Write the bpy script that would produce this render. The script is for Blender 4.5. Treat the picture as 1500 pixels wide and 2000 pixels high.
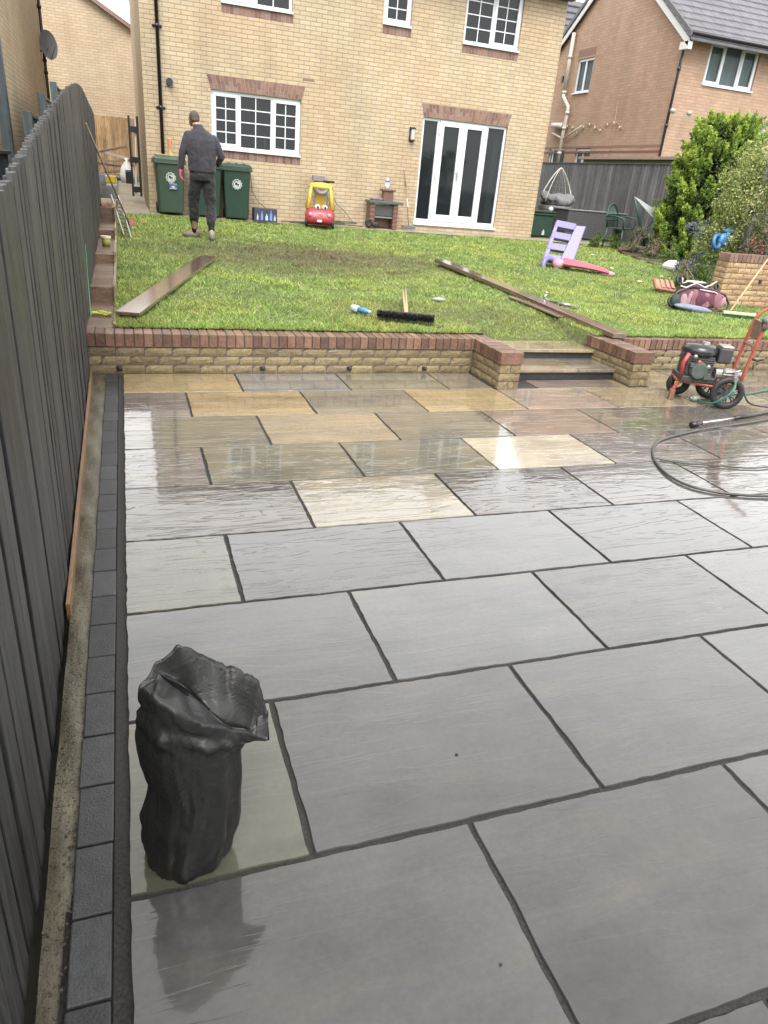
import bpy, math, random
import numpy as np
from mathutils import Vector, Matrix, Euler
R = math.radians
random.seed(7); NPR = np.random.RandomState(11)
for o in list(bpy.data.objects): bpy.data.objects.remove(o)
SC = bpy.context.scene
COL = SC.collection

# ---------------------------------------------------------------- camera
cd = bpy.data.cameras.new('camera'); cam = bpy.data.objects.new('camera', cd); COL.objects.link(cam)
cam.location = (0.10539, -1.23173, 1.62893)
cam.rotation_euler = (R(64.6356), R(-4.73102), R(-18.66042))
cd.sensor_fit = 'HORIZONTAL'; cd.sensor_width = 36; cd.lens = 36*1362.7/1500
cd.clip_start = 0.02; cd.clip_end = 2000
SC.camera = cam
# ---------------------------------------------------------------- sky, sun, exposure (overcast)
SUN_EL, SUN_AZ = 55, 200
W = bpy.data.worlds.new("World"); SC.world = W; W.use_nodes = True
nt = W.node_tree; nt.nodes.clear()
out = nt.nodes.new('ShaderNodeOutputWorld'); bg = nt.nodes.new('ShaderNodeBackground')
sky = nt.nodes.new('ShaderNodeTexSky'); sky.sky_type = 'NISHITA'; sky.sun_disc = False
sky.sun_elevation = R(SUN_EL); sky.sun_rotation = R(SUN_AZ); sky.air_density = 1.0; sky.dust_density = 6.0; sky.ozone_density = 1.0
hs = nt.nodes.new('ShaderNodeHueSaturation'); hs.inputs['Saturation'].default_value = 0.12
mx = nt.nodes.new('ShaderNodeMixRGB'); mx.inputs[0].default_value = 0.62; mx.inputs[2].default_value = (8.8, 8.75, 8.65, 1)
tc = nt.nodes.new('ShaderNodeTexCoord'); cl = nt.nodes.new('ShaderNodeTexNoise'); cl.inputs['Scale'].default_value = 1.6; cl.inputs['Detail'].default_value = 4
cr = nt.nodes.new('ShaderNodeMapRange'); cr.inputs[3].default_value = 0.86; cr.inputs[4].default_value = 1.14
ml = nt.nodes.new('ShaderNodeMixRGB'); ml.blend_type = 'MULTIPLY'; ml.inputs[0].default_value = 1
L = nt.links.new
sz_ = nt.nodes.new('ShaderNodeSeparateXYZ'); L = nt.links.new; L(tc.outputs['Generated'], sz_.inputs[0])
gr = nt.nodes.new('ShaderNodeValToRGB'); L(sz_.outputs[2], gr.inputs[0])
e_ = gr.color_ramp.elements; e_.new(.5); e_.new(.8)
for i_,(p_,v_) in enumerate(((0,1.0),(.35,1.02),(.55,1.12),(.85,.70))): e_[i_].position=p_; e_[i_].color=(v_/2,v_/2,v_/2,1)
m2 = nt.nodes.new('ShaderNodeMixRGB'); m2.blend_type='MULTIPLY'; m2.inputs[0].default_value=1
L(sky.outputs[0], hs.inputs['Color']); L(hs.outputs[0], mx.inputs[1]); L(tc.outputs['Generated'], cl.inputs['Vector'])
L(cl.outputs[0], cr.inputs[0]); L(mx.outputs[0], ml.inputs[1]); L(cr.outputs[0], ml.inputs[2])
L(ml.outputs[0], m2.inputs[1]); L(gr.outputs[0], m2.inputs[2]); L(m2.outputs[0], bg.inputs[0]); bg.inputs[1].default_value = 0.15
L(bg.outputs[0], out.inputs[0])
sl = bpy.data.lights.new('sun', 'SUN'); sl.energy = 0.7; sl.angle = R(35); sl.color = (1, .97, .92)
so = bpy.data.objects.new('sun', sl); COL.objects.link(so)
so.rotation_euler = (R(90-SUN_EL), 0, R(180-SUN_AZ))
SC.view_settings.view_transform = 'Standard'; SC.view_settings.look = 'None'
SC.view_settings.exposure = 2.42; SC.view_settings.gamma = 1

# ---------------------------------------------------------------- mesh builder
class MB:
    def __init__(s): s.v=[]; s.f=[]; s.m=[]; s.r=[]; s.c=[]; s.rr=None; s.mi=0; s.cc=(1,1,1)
    def add(s, vs, fs, r=None, m=None):
        b=len(s.v); s.v+= [tuple(v) for v in vs]; r=random.random() if r is None else r
        for f in fs: s.f.append([i+b for i in f]); s.r.append(r); s.m.append(s.mi if m is None else m); s.c.append(s.cc)
        return s
    def box(s, x0,x1,y0,y1,z0,z1, r=None, M=None, m=None):
        vs=[Vector(p) for p in ((x0,y0,z0),(x1,y0,z0),(x1,y1,z0),(x0,y1,z0),(x0,y0,z1),(x1,y0,z1),(x1,y1,z1),(x0,y1,z1))]
        if M: vs=[M@p for p in vs]
        return s.add(vs, [(3,2,1,0),(4,5,6,7),(0,1,5,4),(1,2,6,5),(2,3,7,6),(3,0,4,7)], r, m)
    def cbox(s, c, sz, rz=0, rx=0, ry=0, r=None, m=None):
        M=Matrix.Translation(c)@Euler((rx,ry,rz)).to_matrix().to_4x4(); a,b,d=[q/2 for q in sz]
        return s.box(-a,a,-b,b,-d,d,r,M,m)
    def quad(s,a,b,c,d,r=None,m=None): return s.add([a,b,c,d],[(0,1,2,3)],r,m)
    def tube(s, pts, rad, n=8, r=None, m=None, cap=True, flat=1.0):
        pts=[Vector(p) for p in pts]; k=len(pts); rads=rad if isinstance(rad,(list,tuple)) else [rad]*k
        vs=[]; up=None
        for i,p in enumerate(pts):
            t=(pts[min(i+1,k-1)]-pts[max(i-1,0)]).normalized()
            if up is None:
                up=Vector((0,0,1)) if abs(t.z)<.9 else Vector((1,0,0))
            a=t.cross(up)
            if a.length<1e-4: a=t.cross(Vector((0,1,0)))
            a.normalize(); b=a.cross(t).normalized(); up=b
            for j in range(n):
                th=2*math.pi*j/n; vs.append(p+a*math.cos(th)*rads[i]+b*math.sin(th)*rads[i]*flat)
        fs=[(i*n+j,i*n+(j+1)%n,(i+1)*n+(j+1)%n,(i+1)*n+j) for i in range(k-1) for j in range(n)]
        if cap: fs+= [tuple(range(n-1,-1,-1)), tuple((k-1)*n+j for j in range(n))]
        return s.add(vs,fs,r,m)
    def loft(s, rings, n=14, r=None, m=None, ax='z'):
        """rings (x,y,z,rx,ry) horizontal ellipses stacked"""
        vs=[]; k=len(rings)
        for (x,y,z,rx,ry) in rings:
            for j in range(n):
                th=2*math.pi*j/n; a,b=math.cos(th)*rx, math.sin(th)*ry
                vs.append((x+a,y+b,z) if ax=='z' else ((x+a,y,z+b) if ax=='y' else (x,y+a,z+b)))
        fs=[(i*n+j,i*n+(j+1)%n,(i+1)*n+(j+1)%n,(i+1)*n+j) for i in range(k-1) for j in range(n)]
        fs+= [tuple(range(n-1,-1,-1)), tuple((k-1)*n+j for j in range(n))]
        return s.add(vs,fs,r,m)
    def ell(s, c, rad, n=12, k=8, M=None, r=None, m=None):
        vs=[]; c=Vector(c)
        for i in range(1,k):
            ph=math.pi*i/k
            for j in range(n):
                th=2*math.pi*j/n; v=Vector((math.sin(ph)*math.cos(th)*rad[0], math.sin(ph)*math.sin(th)*rad[1], math.cos(ph)*rad[2]))
                vs.append(c+(M@v if M else v))
        t=len(vs); e=Vector((0,0,rad[2])); vs+= [c+(M@e if M else e), c-(M@e if M else e)]
        fs=[(i*n+j,(i+1)*n+j,(i+1)*n+(j+1)%n,i*n+(j+1)%n) for i in range(k-2) for j in range(n)]
        fs+= [(t,j,(j+1)%n) for j in range(n)]+[(t+1,(k-2)*n+(j+1)%n,(k-2)*n+j) for j in range(n)]
        return s.add(vs,fs,r,m)
    def torus(s, c, R1, r1, M=None, n=24, k=8, a0=0, a1=2*math.pi, r=None, m=None, flat=1):
        pts=[]; c=Vector(c); full=abs(a1-a0-2*math.pi)<1e-6; vs=[]
        N=n if full else n+1
        for i in range(N):
            th=a0+(a1-a0)*i/n; d=Vector((math.cos(th),math.sin(th),0))
            for j in range(k):
                ph=2*math.pi*j/k; v=d*(R1+r1*math.cos(ph))+Vector((0,0,r1*flat*math.sin(ph)))
                vs.append(c+(M@v if M else v))
        fs=[(i*k+j,((i+1)%N)*k+j,((i+1)%N)*k+(j+1)%k,i*k+(j+1)%k) for i in range(n) for j in range(k)]
        return s.add(vs,fs,r,m)
    def prism(s, poly, M, d, r=None, m=None):
        """2-D polygon (x,y) extruded along +z by d, then M"""
        n=len(poly); vs=[M@Vector((x,y,0)) for x,y in poly]+[M@Vector((x,y,d)) for x,y in poly]
        fs=[tuple(range(n-1,-1,-1)),tuple(range(n,2*n))]+[(i,(i+1)%n,n+(i+1)%n,n+i) for i in range(n)]
        return s.add(vs,fs,r,m)
    def build(s, name, mats, parent=None, smooth=False, bevel=0, loc=None):
        me=bpy.data.meshes.new(name); me.from_pydata(s.v,[],s.f)
        if not isinstance(mats,(list,tuple)): mats=[mats]
        for q in mats: me.materials.append(q)
        me.polygons.foreach_set('material_index', s.m)
        a=me.attributes.new('rnd','FLOAT','FACE'); a.data.foreach_set('value', s.r)
        if any(c!=(1,1,1) for c in s.c):
            a=me.attributes.new('col','FLOAT_VECTOR','FACE'); a.data.foreach_set('vector', [q for c in s.c for q in c])
        if smooth: me.polygons.foreach_set('use_smooth',[True]*len(s.f))
        me.update(); o=bpy.data.objects.new(name,me); COL.objects.link(o)
        if loc is not None: o.location=loc
        if parent: o.parent=parent
        if bevel:
            b=o.modifiers.new('bev','BEVEL'); b.width=bevel; b.segments=2; b.limit_method='ANGLE'; b.angle_limit=R(40)
        return o
def tag(o,label,cat=None,group=None,kind=None):
    if label: o['label']=label
    if cat: o['category']=cat
    if group: o['group']=group
    if kind: o['kind']=kind
    return o
def thing(name,label,cat,loc=(0,0,0),rz=0,group=None):
    o=bpy.data.objects.new(name,None); COL.objects.link(o); o.location=loc; o.rotation_euler=(0,0,rz); o.empty_display_size=.1
    return tag(o,label,cat,group)
def struct(o,label=None): o['kind']='structure'; 
def sub_tree(o, loc, rz=None, label=None):
    def cp(q,par):
        c=q.copy(); COL.objects.link(c); c.parent=par
        for ch in [x for x in COL.objects if x.parent==q]: cp(ch,c)
        return c
    c=cp(o,None); c.location=loc
    if rz is not None: c.rotation_euler.z=rz
    if label: c['label']=label
    return c
def remesh(o,vox,sm=4):
    m=o.modifiers.new('r','REMESH'); m.mode='VOXEL'; m.voxel_size=vox; m.use_smooth_shade=True
    m=o.modifiers.new('s','SMOOTH'); m.iterations=sm; m.factor=.5

# ---------------------------------------------------------------- materials
def N(t,typ,**k):
    n=t.nodes.new('ShaderNode'+typ)
    for a,b in k.items(): setattr(n,a,b)
    return n
def newmat(name):
    m=bpy.data.materials.new(name); m.use_nodes=True; t=m.node_tree
    return m,t,t.nodes['Principled BSDF']
def math_(t,op,a,b=None,c=None):
    n=N(t,'Math',operation=op)
    for i,q in enumerate((a,b,c)):
        if q is None: continue
        if isinstance(q,(int,float)): n.inputs[i].default_value=q
        else: t.links.new(q,n.inputs[i])
    return n.outputs[0]
def noise(t,vec,scale,detail=3,rough=.55,dist=0,w=None):
    n=N(t,'TexNoise')
    if w is not None: n.noise_dimensions='4D'; t.links.new(w,n.inputs['W'])
    n.inputs['Scale'].default_value=scale; n.inputs['Detail'].default_value=detail; n.inputs['Roughness'].default_value=rough; n.inputs['Distortion'].default_value=dist
    if vec is not None: t.links.new(vec,n.inputs['Vector'])
    return n.outputs[0]
def mapping(t,vec,scale=(1,1,1),rot=(0,0,0),loc=(0,0,0)):
    n=N(t,'Mapping'); n.inputs['Scale'].default_value=scale; n.inputs['Rotation'].default_value=rot; n.inputs['Location'].default_value=loc
    t.links.new(vec,n.inputs[0]); return n.outputs[0]
def ramp(t,fac,stops):
    n=N(t,'ValToRGB'); e=n.color_ramp.elements
    while len(e)<len(stops): e.new(.5)
    for i,(p,c) in enumerate(stops):
        e[i].position=p; e[i].color=(c if isinstance(c,(tuple,list)) else (c,c,c))+((1,) if not isinstance(c,(tuple,list)) or len(c)==3 else ())
    t.links.new(fac,n.inputs[0]); return n.outputs[0]
def mixc(t,fac,a,b,bt='MIX'):
    n=N(t,'MixRGB',blend_type=bt)
    for i,q in enumerate((fac,a,b)):
        if isinstance(q,(int,float)): n.inputs[i].default_value=q if i==0 else (q,q,q,1)
        elif isinstance(q,(tuple,list)): n.inputs[i].default_value=tuple(q)+((1,) if len(q)==3 else ())
        else: t.links.new(q,n.inputs[i])
    return n.outputs[0]
def bump(t,h,strength,dist,b,prev=None):
    n=N(t,'Bump'); n.inputs['Strength'].default_value=strength; n.inputs['Distance'].default_value=dist
    t.links.new(h,n.inputs['Height'])
    if prev is not None: t.links.new(prev,n.inputs['Normal'])
    if b is not None: t.links.new(n.outputs[0],b.inputs['Normal'])
    return n.outputs[0]
def attr(t,name,o='Fac'): n=N(t,'Attribute',attribute_name=name); return n.outputs[o]
MC={}
def mat(name,col,rough=.6,var=.18,ns=9,bmp=.15,metal=0,spec=.5,rv=.0,stretch=(1,1,1),coat=0,trans=0,bd=.004):
    """general painted/plastic/wood surface with tone variation, per-piece variation and micro bump"""
    if name in MC: return MC[name]
    m,t,b=newmat(name); o=N(t,'TexCoord').outputs['Object']; v=mapping(t,o,stretch)
    n1=noise(t,v,ns,5,.6); n2=noise(t,v,ns*7,3,.6)
    f=math_(t,'ADD',math_(t,'MULTIPLY',n1,.7),math_(t,'MULTIPLY',n2,.3))
    lo=tuple(max(0,c*(1-var)) for c in col); hi=tuple(min(1,c*(1+var)) for c in col)
    c=ramp(t,f,[(.3,lo),(.7,hi)])
    if rv:
        r=attr(t,'rnd'); g=math_(t,'ADD',1-rv,math_(t,'MULTIPLY',r,2*rv)); c=mixc(t,1,c,g,'MULTIPLY')
    t.links.new(c,b.inputs['Base Color'])
    t.links.new(math_(t,'ADD',rough-.06,math_(t,'MULTIPLY',n1,.12)),b.inputs['Roughness'])
    b.inputs['Metallic'].default_value=metal; b.inputs['Specular IOR Level'].default_value=spec
    if coat: b.inputs['Coat Weight'].default_value=coat; b.inputs['Coat Roughness'].default_value=.08
    if bmp: bump(t,n2,bmp,bd,b)
    MC[name]=m; return m

def mat_bricktex(name,c1,c2,mortar,patch=None):
    m,t,b=newmat(name); o=N(t,'TexCoord').outputs['Object']; s=N(t,'SeparateXYZ'); t.links.new(o,s.inputs[0])
    g=N(t,'NewGeometry'); s2=N(t,'SeparateXYZ'); t.links.new(g.outputs['True Normal'],s2.inputs[0])
    side=math_(t,'GREATER_THAN',math_(t,'ABSOLUTE',s2.outputs[0]),.5)
    u=math_(t,'ADD',math_(t,'MULTIPLY',side,s.outputs[1]),math_(t,'MULTIPLY',math_(t,'SUBTRACT',1,side),s.outputs[0]))
    cmb=N(t,'CombineXYZ'); t.links.new(u,cmb.inputs[0]); t.links.new(s.outputs[2],cmb.inputs[1])
    # slight waviness so that courses are not ruler-straight
    w=noise(t,cmb.outputs[0],2.5,2); wv=N(t,'CombineXYZ'); t.links.new(math_(t,'MULTIPLY',math_(t,'SUBTRACT',w,.5),.008),wv.inputs[0]); t.links.new(math_(t,'MULTIPLY',math_(t,'SUBTRACT',w,.5),.010),wv.inputs[1])
    ad=N(t,'VectorMath',operation='ADD'); t.links.new(cmb.outputs[0],ad.inputs[0]); t.links.new(wv.outputs[0],ad.inputs[1])
    br=N(t,'TexBrick'); t.links.new(ad.outputs[0],br.inputs['Vector'])
    br.inputs['Scale'].default_value=1; br.inputs['Brick Width'].default_value=.225; br.inputs['Row Height'].default_value=.075
    br.inputs['Mortar Size'].default_value=.0065; br.inputs['Mortar Smooth'].default_value=.25; br.inputs['Bias'].default_value=0
    br.inputs['Color1'].default_value=c1+(1,); br.inputs['Color2'].default_value=c2+(1,); br.inputs['Mortar'].default_value=mortar+(1,)
    big=noise(t,cmb.outputs[0],.55,4,.6); c=br.outputs[0]
    if patch: c=mixc(t,ramp(t,big,[(.42,0.0),(.62,.65)]),c,mixc(t,1,c,patch,'MULTIPLY'))
    rain=noise(t,mapping(t,cmb.outputs[0],(1.2,.35,1)),1.3,5,.65); c=mixc(t,1,c,ramp(t,rain,[(.3,.84),(.65,1.06)]),'MULTIPLY')
    fine=noise(t,cmb.outputs[0],70,3); c=mixc(t,1,c,ramp(t,fine,[(.25,.82),(.75,1.16)]),'MULTIPLY')
    t.links.new(c,b.inputs['Base Color']); b.inputs['Roughness'].default_value=.8; b.inputs['Specular IOR Level'].default_value=.3
    h=math_(t,'ADD',math_(t,'MULTIPLY',br.outputs['Fac'],-1),math_(t,'MULTIPLY',fine,.45)); bump(t,h,.7,.008,b)
    return m
M_BUFF=mat_bricktex('buff_brick',(.42,.345,.235),(.365,.295,.195),(.24,.195,.14),(1.02,.92,.86))
M_BUFF2=mat_bricktex('buff_brick_neighbour',(.45,.365,.255),(.40,.32,.215),(.29,.235,.165),(1.0,.92,.87))
M_PINK=mat_bricktex('pink_brick',(.385,.26,.185),(.33,.22,.155),(.28,.205,.155),(.95,1.0,.98))
def mat_piece_brick(name,stops,wet=.5,rough_face=1.0):
    m,t,b=newmat(name); o=N(t,'TexCoord').outputs['Object']; r=attr(t,'rnd')
    c=ramp(t,r,stops); n1=noise(t,o,38,5,.7); n0=noise(t,o,6,3)
    c=mixc(t,1,c,ramp(t,n1,[(.3,.62),(.7,1.3)]),'MULTIPLY'); c=mixc(t,1,c,ramp(t,n0,[(.3,.8),(.7,1.1)]),'MULTIPLY')
    t.links.new(c,b.inputs['Base Color']); t.links.new(ramp(t,n0,[(.3,wet-.12),(.7,wet+.15)]),b.inputs['Roughness'])
    bump(t,noise(t,mapping(t,o,(1,1,2.2)),24,6,.65),rough_face,.012,b); return m
M_COPE=mat_piece_brick('coping_brick',[(0,(.10,.060,.045)),(.35,(.14,.078,.055)),(.7,(.175,.098,.068)),(1,(.21,.125,.085))],.34,.35)
M_SOLD=mat_piece_brick('red_soldier_brick',[(0,(.13,.070,.058)),(.4,(.18,.10,.080)),(.75,(.225,.13,.10)),(1,(.21,.15,.12))],.75,.3)
M_ROCK=mat_piece_brick('rock_faced_yellow_brick',[(0,(.14,.105,.052)),(.4,(.19,.145,.075)),(.75,(.235,.18,.095)),(1,(.19,.145,.088))],.62,.6)
M_MORT=mat('mortar',(.085,.07,.052),.85,.2,30,.6)
M_MORTL=mat('pale_mortar',(.27,.22,.175),.85,.2,30,.4)

# wet riven sandstone slabs
def mat_slab():
    m,t,b=newmat('wet_sandstone'); o=N(t,'TexCoord').outputs['Object']; r=attr(t,'rnd'); col=attr(t,'col','Vector'); amp=attr(t,'amp')
    w=math_(t,'MULTIPLY',r,60.0)
    flow=noise(t,mapping(t,o,(.9,3.2,1),(0,0,R(4))),2.2,4,.6,.8,w)
    grain=noise(t,o,55,4,.7,0,w); blot=noise(t,o,4.0,3,.5,0,w)
    c=mixc(t,1,col,ramp(t,flow,[(.3,(.80,.80,.82)),(.5,(1,1,1)),(.72,(1.25,1.14,1.0))]),'MULTIPLY')
    c=mixc(t,1,c,ramp(t,grain,[(.3,.88),(.7,1.12)]),'MULTIPLY'); c=mixc(t,1,c,ramp(t,blot,[(.3,.84),(.7,1.12)]),'MULTIPLY')
    t.links.new(c,b.inputs['Base Color'])
    # riven terraces: thin steps between layers of the stone, running along the slab
    tv=noise(t,mapping(t,o,(.8,6.5,1),(0,0,R(-3))),1.35,4,.52,.9,w)
    k=math_(t,'MULTIPLY',tv,9.0); fl=math_(t,'FLOOR',k); fr=math_(t,'FRACT',k)
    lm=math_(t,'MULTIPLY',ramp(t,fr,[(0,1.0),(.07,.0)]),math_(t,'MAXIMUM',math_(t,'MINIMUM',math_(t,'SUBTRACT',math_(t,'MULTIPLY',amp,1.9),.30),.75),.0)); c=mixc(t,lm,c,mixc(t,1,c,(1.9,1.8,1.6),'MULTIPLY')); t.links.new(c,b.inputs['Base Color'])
    st=ramp(t,fr,[(0,0.0),(.16,1.0)]); h=math_(t,'ADD',fl,st)
    soft=noise(t,mapping(t,o,(2.0,7.5,1),(0,0,R(-4))),2.2,3,.5,.6,w)
    b1=N(t,'Bump'); b1.inputs['Distance'].default_value=.0022; t.links.new(math_(t,'MULTIPLY',amp,.75),b1.inputs['Strength']); t.links.new(h,b1.inputs['Height'])
    b2=N(t,'Bump'); b2.inputs['Distance'].default_value=.010; t.links.new(math_(t,'MULTIPLY',amp,.40),b2.inputs['Strength']); t.links.new(soft,b2.inputs['Height']); t.links.new(b1.outputs[0],b2.inputs['Normal'])
    b3=N(t,'Bump'); b3.inputs['Distance'].default_value=.0006; b3.inputs['Strength'].default_value=.10; t.links.new(grain,b3.inputs['Height']); t.links.new(b2.outputs[0],b3.inputs['Normal'])
    t.links.new(b3.outputs[0],b.inputs['Normal'])
    t.links.new(ramp(t,blot,[(.35,.08),(.7,.16)]),b.inputs['Roughness']); b.inputs['IOR'].default_value=1.4
    # film of standing water on top of the stone
    b.inputs['Coat Weight'].default_value=.9; b.inputs['Coat Roughness'].default_value=.035; b.inputs['Coat IOR'].default_value=1.42
    b4=N(t,'Bump'); b4.inputs['Distance'].default_value=.0022; t.links.new(math_(t,'MULTIPLY',amp,.5),b4.inputs['Strength']); t.links.new(h,b4.inputs['Height'])
    b5=N(t,'Bump'); b5.inputs['Distance'].default_value=.006; t.links.new(math_(t,'MULTIPLY',amp,.22),b5.inputs['Strength']); t.links.new(soft,b5.inputs['Height']); t.links.new(b4.outputs[0],b5.inputs['Normal'])
    t.links.new(b5.outputs[0],b.inputs['Coat Normal'])
    return m
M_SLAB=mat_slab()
M_JOINT=mat('joint_grit',(.07,.067,.062),.65,.75,110,1.0,bd=.02)
M_BLOCK=mat('charcoal_block',(.036,.037,.039),.48,.4,22,.6,rv=.3)
M_HAUNCH=mat('mortar_haunch',(.25,.20,.11),.5,.35,14,.7)
M_ORANGE=mat('orange_timber',(.20,.115,.065),.45,.3,6,.3,stretch=(6,.6,6))

def mat_fence(name,col,rough=.5,grain=(9,9,.55),lo=.45,hi=1.55):
    m,t,b=newmat(name); o=N(t,'TexCoord').outputs['Object']; r=attr(t,'rnd'); w=math_(t,'MULTIPLY',r,30)
    n1=noise(t,mapping(t,o,grain),3.2,6,.68,.5,w); n2=noise(t,o,1.1,4,.6); n3=noise(t,mapping(t,o,tuple(g*3.5 for g in grain)),4.0,3,.6,.2,w)
    c=ramp(t,n1,[(.30,tuple(q*lo for q in col)),(.5,col),(.72,tuple(q*hi for q in col))])
    c=mixc(t,1,c,ramp(t,n3,[(.34,.45),(.46,1.0),(.7,1.15)]),'MULTIPLY')
    kn=N(t,'TexVoronoi'); kn.inputs['Scale'].default_value=1.0; t.links.new(mapping(t,o,tuple(2.6 if g>5 else 1.15 for g in grain)),kn.inputs['Vector'])
    c=mixc(t,1,c,ramp(t,kn.outputs['Distance'],[(.035,.35),(.075,1.0)]),'MULTIPLY')
    c=mixc(t,1,c,ramp(t,r,[(0,.70),(1,1.28)]),'MULTIPLY'); c=mixc(t,1,c,ramp(t,n2,[(.3,.75),(.7,1.15)]),'MULTIPLY')
    t.links.new(c,b.inputs['Base Color']); t.links.new(ramp(t,n1,[(.3,rough-.1),(.7,rough+.12)]),b.inputs['Roughness'])
    bump(t,mixc(t,.4,n1,n3),.7,.008,b); return m
M_FENCE=mat_fence('grey_painted_timber',(.040,.0395,.040),.5,(9,9,.55),.35,1.8)
M_FENCE2=mat_fence('dark_grey_timber',(.055,.056,.062)); M_FENCE3=mat_fence('weathered_grey_timber',(.12,.12,.128))
M_PINE=mat_fence('golden_pine_boards',(.30,.19,.095),.6)
M_SLEEP=mat_fence('sleeper_timber',(.15,.095,.062),.35,(2,12,9))
M_PLANK=mat_fence('wet_brown_plank',(.13,.085,.06),.28,(9,1.2,9))
M_TEALBOARD=mat_fence('blue_grey_boards',(.085,.11,.12),.5)

M_UPVC=mat('white_upvc',(.55,.58,.60),.3,.03,3,0)
def mat_glass(name,tint=(.02,.024,.028),k=.5):
    m,t,b=newmat(name); b.inputs['Base Color'].default_value=tint+(1,); b.inputs['Roughness'].default_value=.04; b.inputs['Specular IOR Level'].default_value=.6
    tr=N(t,'BsdfTransparent'); tr.inputs[0].default_value=(.75,.8,.8,1); mx=N(t,'MixShader'); mx.inputs[0].default_value=k
    o=N(t,'TexCoord').outputs['Object']; bump(t,noise(t,o,1.3,2),.05,.01,b)
    t.links.new(tr.outputs[0],mx.inputs[1]); t.links.new(b.outputs[0],mx.inputs[2]); t.links.new(mx.outputs[0],t.nodes['Material Output'].inputs[0]); return m
M_GLASS=mat_glass('window_glass'); M_GLASS2=mat_glass('clear_window_glass',(.02,.024,.028),.22)
M_BLACK=mat('black_plastic',(.012,.011,.014),.35,.2,8,.05)
M_BLACKM=mat('black_rubber',(.015,.015,.015),.6,.2,20,.2)
M_INT=mat('interior_plaster',(.36,.36,.35),.9,.1,3,0)
M_TILE=mat('concrete_roof_tile',(.085,.082,.095),.5,.3,5,.3,rv=.15)
M_WHITE=mat('white_painted',(.52,.52,.51),.45,.08,6,.05)
M_CREAM=mat('cream_plastic_pipe',(.45,.41,.36),.45,.08,6,.05)
M_STEEL=mat('brushed_metal',(.33,.34,.35),.35,.2,20,.1,metal=.8)
M_WOODL=mat('pale_wood',(.38,.27,.15),.55,.25,6,.2,stretch=(5,5,.6))
M_GREENB=mat('bin_green_plastic',(.018,.043,.030),.42,.15,6,.05,rv=.05)
M_GREENBL=mat('bin_green_faded',(.035,.060,.040),.45,.15,6,.05)

# ---------------------------------------------------------------- ground heights
def zl(y):
    if y<15.3: return .345+.0325*(y-5.15)
    if y<17: return .675
    if y<23: return .675+(y-17)*.078
    return 1.14
def zg(x,y):
    z=zl(y)
    if 3.41<x<4.72 and y<6.5:
        z=.17 if y<5.41 else .205+(z-.205)*min(1,(y-5.41)/.8)**.8
    return z
def grid(name,xs,ys,fz,m,smooth=True):
    me=bpy.data.meshes.new(name); nx,ny=len(xs),len(ys)
    vs=[(x,y,fz(x,y)) for y in ys for x in xs]; fs=[(j*nx+i,j*nx+i+1,(j+1)*nx+i+1,(j+1)*nx+i) for j in range(ny-1) for i in range(nx-1)]
    me.from_pydata(vs,[],fs); me.materials.append(m)
    if smooth: me.polygons.foreach_set('use_smooth',[True]*len(fs))
    o=bpy.data.objects.new(name,me); COL.objects.link(o); return o
def mat_soil():
    m,t,b=newmat('lawn_soil'); o=N(t,'TexCoord').outputs['Object']
    n=noise(t,o,14,6,.7); c=ramp(t,n,[(.3,(.05,.045,.022)),(.5,(.075,.09,.028)),(.72,(.11,.15,.04))])
    t.links.new(c,b.inputs['Base Color']); b.inputs['Roughness'].default_value=.95; bump(t,n,.8,.03,b); return m
M_SOIL=mat_soil()
M_GROUND=mat('bare_ground',(.07,.065,.05),.9,.3,3,.5)
g=grid('ground',[-600,-60,-10,10,60,600],[-600,-60,-10,10,60,600],lambda x,y:-.35,M_GROUND); g['kind']='structure'
import itertools
xs=sorted([-.04,3.405,3.43,4.70,4.73]+[i*.25 for i in range(0,90)]); ys=sorted([5.405,5.43]+[5.1+i*.1 for i in range(20)])+[7.1+i*.5 for i in range(70)]
lw=grid('lawn_ground',xs,ys,lambda x,y: zg(x,y)+.012*math.sin(x*1.7+y*.9)*min(1,(y-5.1)/2),M_SOIL); lw['kind']='structure'
nb=grid('neighbour_ground',[-40,-8,-1,-.33],[-8,0,5,10,15,20,30,60],lambda x,y:.5+max(0,min(1,(y-5)/8))*.4,M_GROUND); nb['kind']='structure'

# ---------------------------------------------------------------- patio
YS=[-3.12,-2.5,-1.88,-1.25,-.625,0,.6257,1.2517,1.87,2.49,3.097,3.717,4.334,4.886]
PAL=dict(gold=(.225,.17,.085),tan=(.21,.168,.11),olive=(.125,.115,.085),mauve=(.135,.118,.108),pink=(.18,.14,.11),cream=(.34,.30,.225),grey=(.125,.122,.12),green=(.165,.16,.115),brown=(.138,.118,.094),dark=(.10,.098,.098),pale=(.155,.155,.15))
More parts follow.
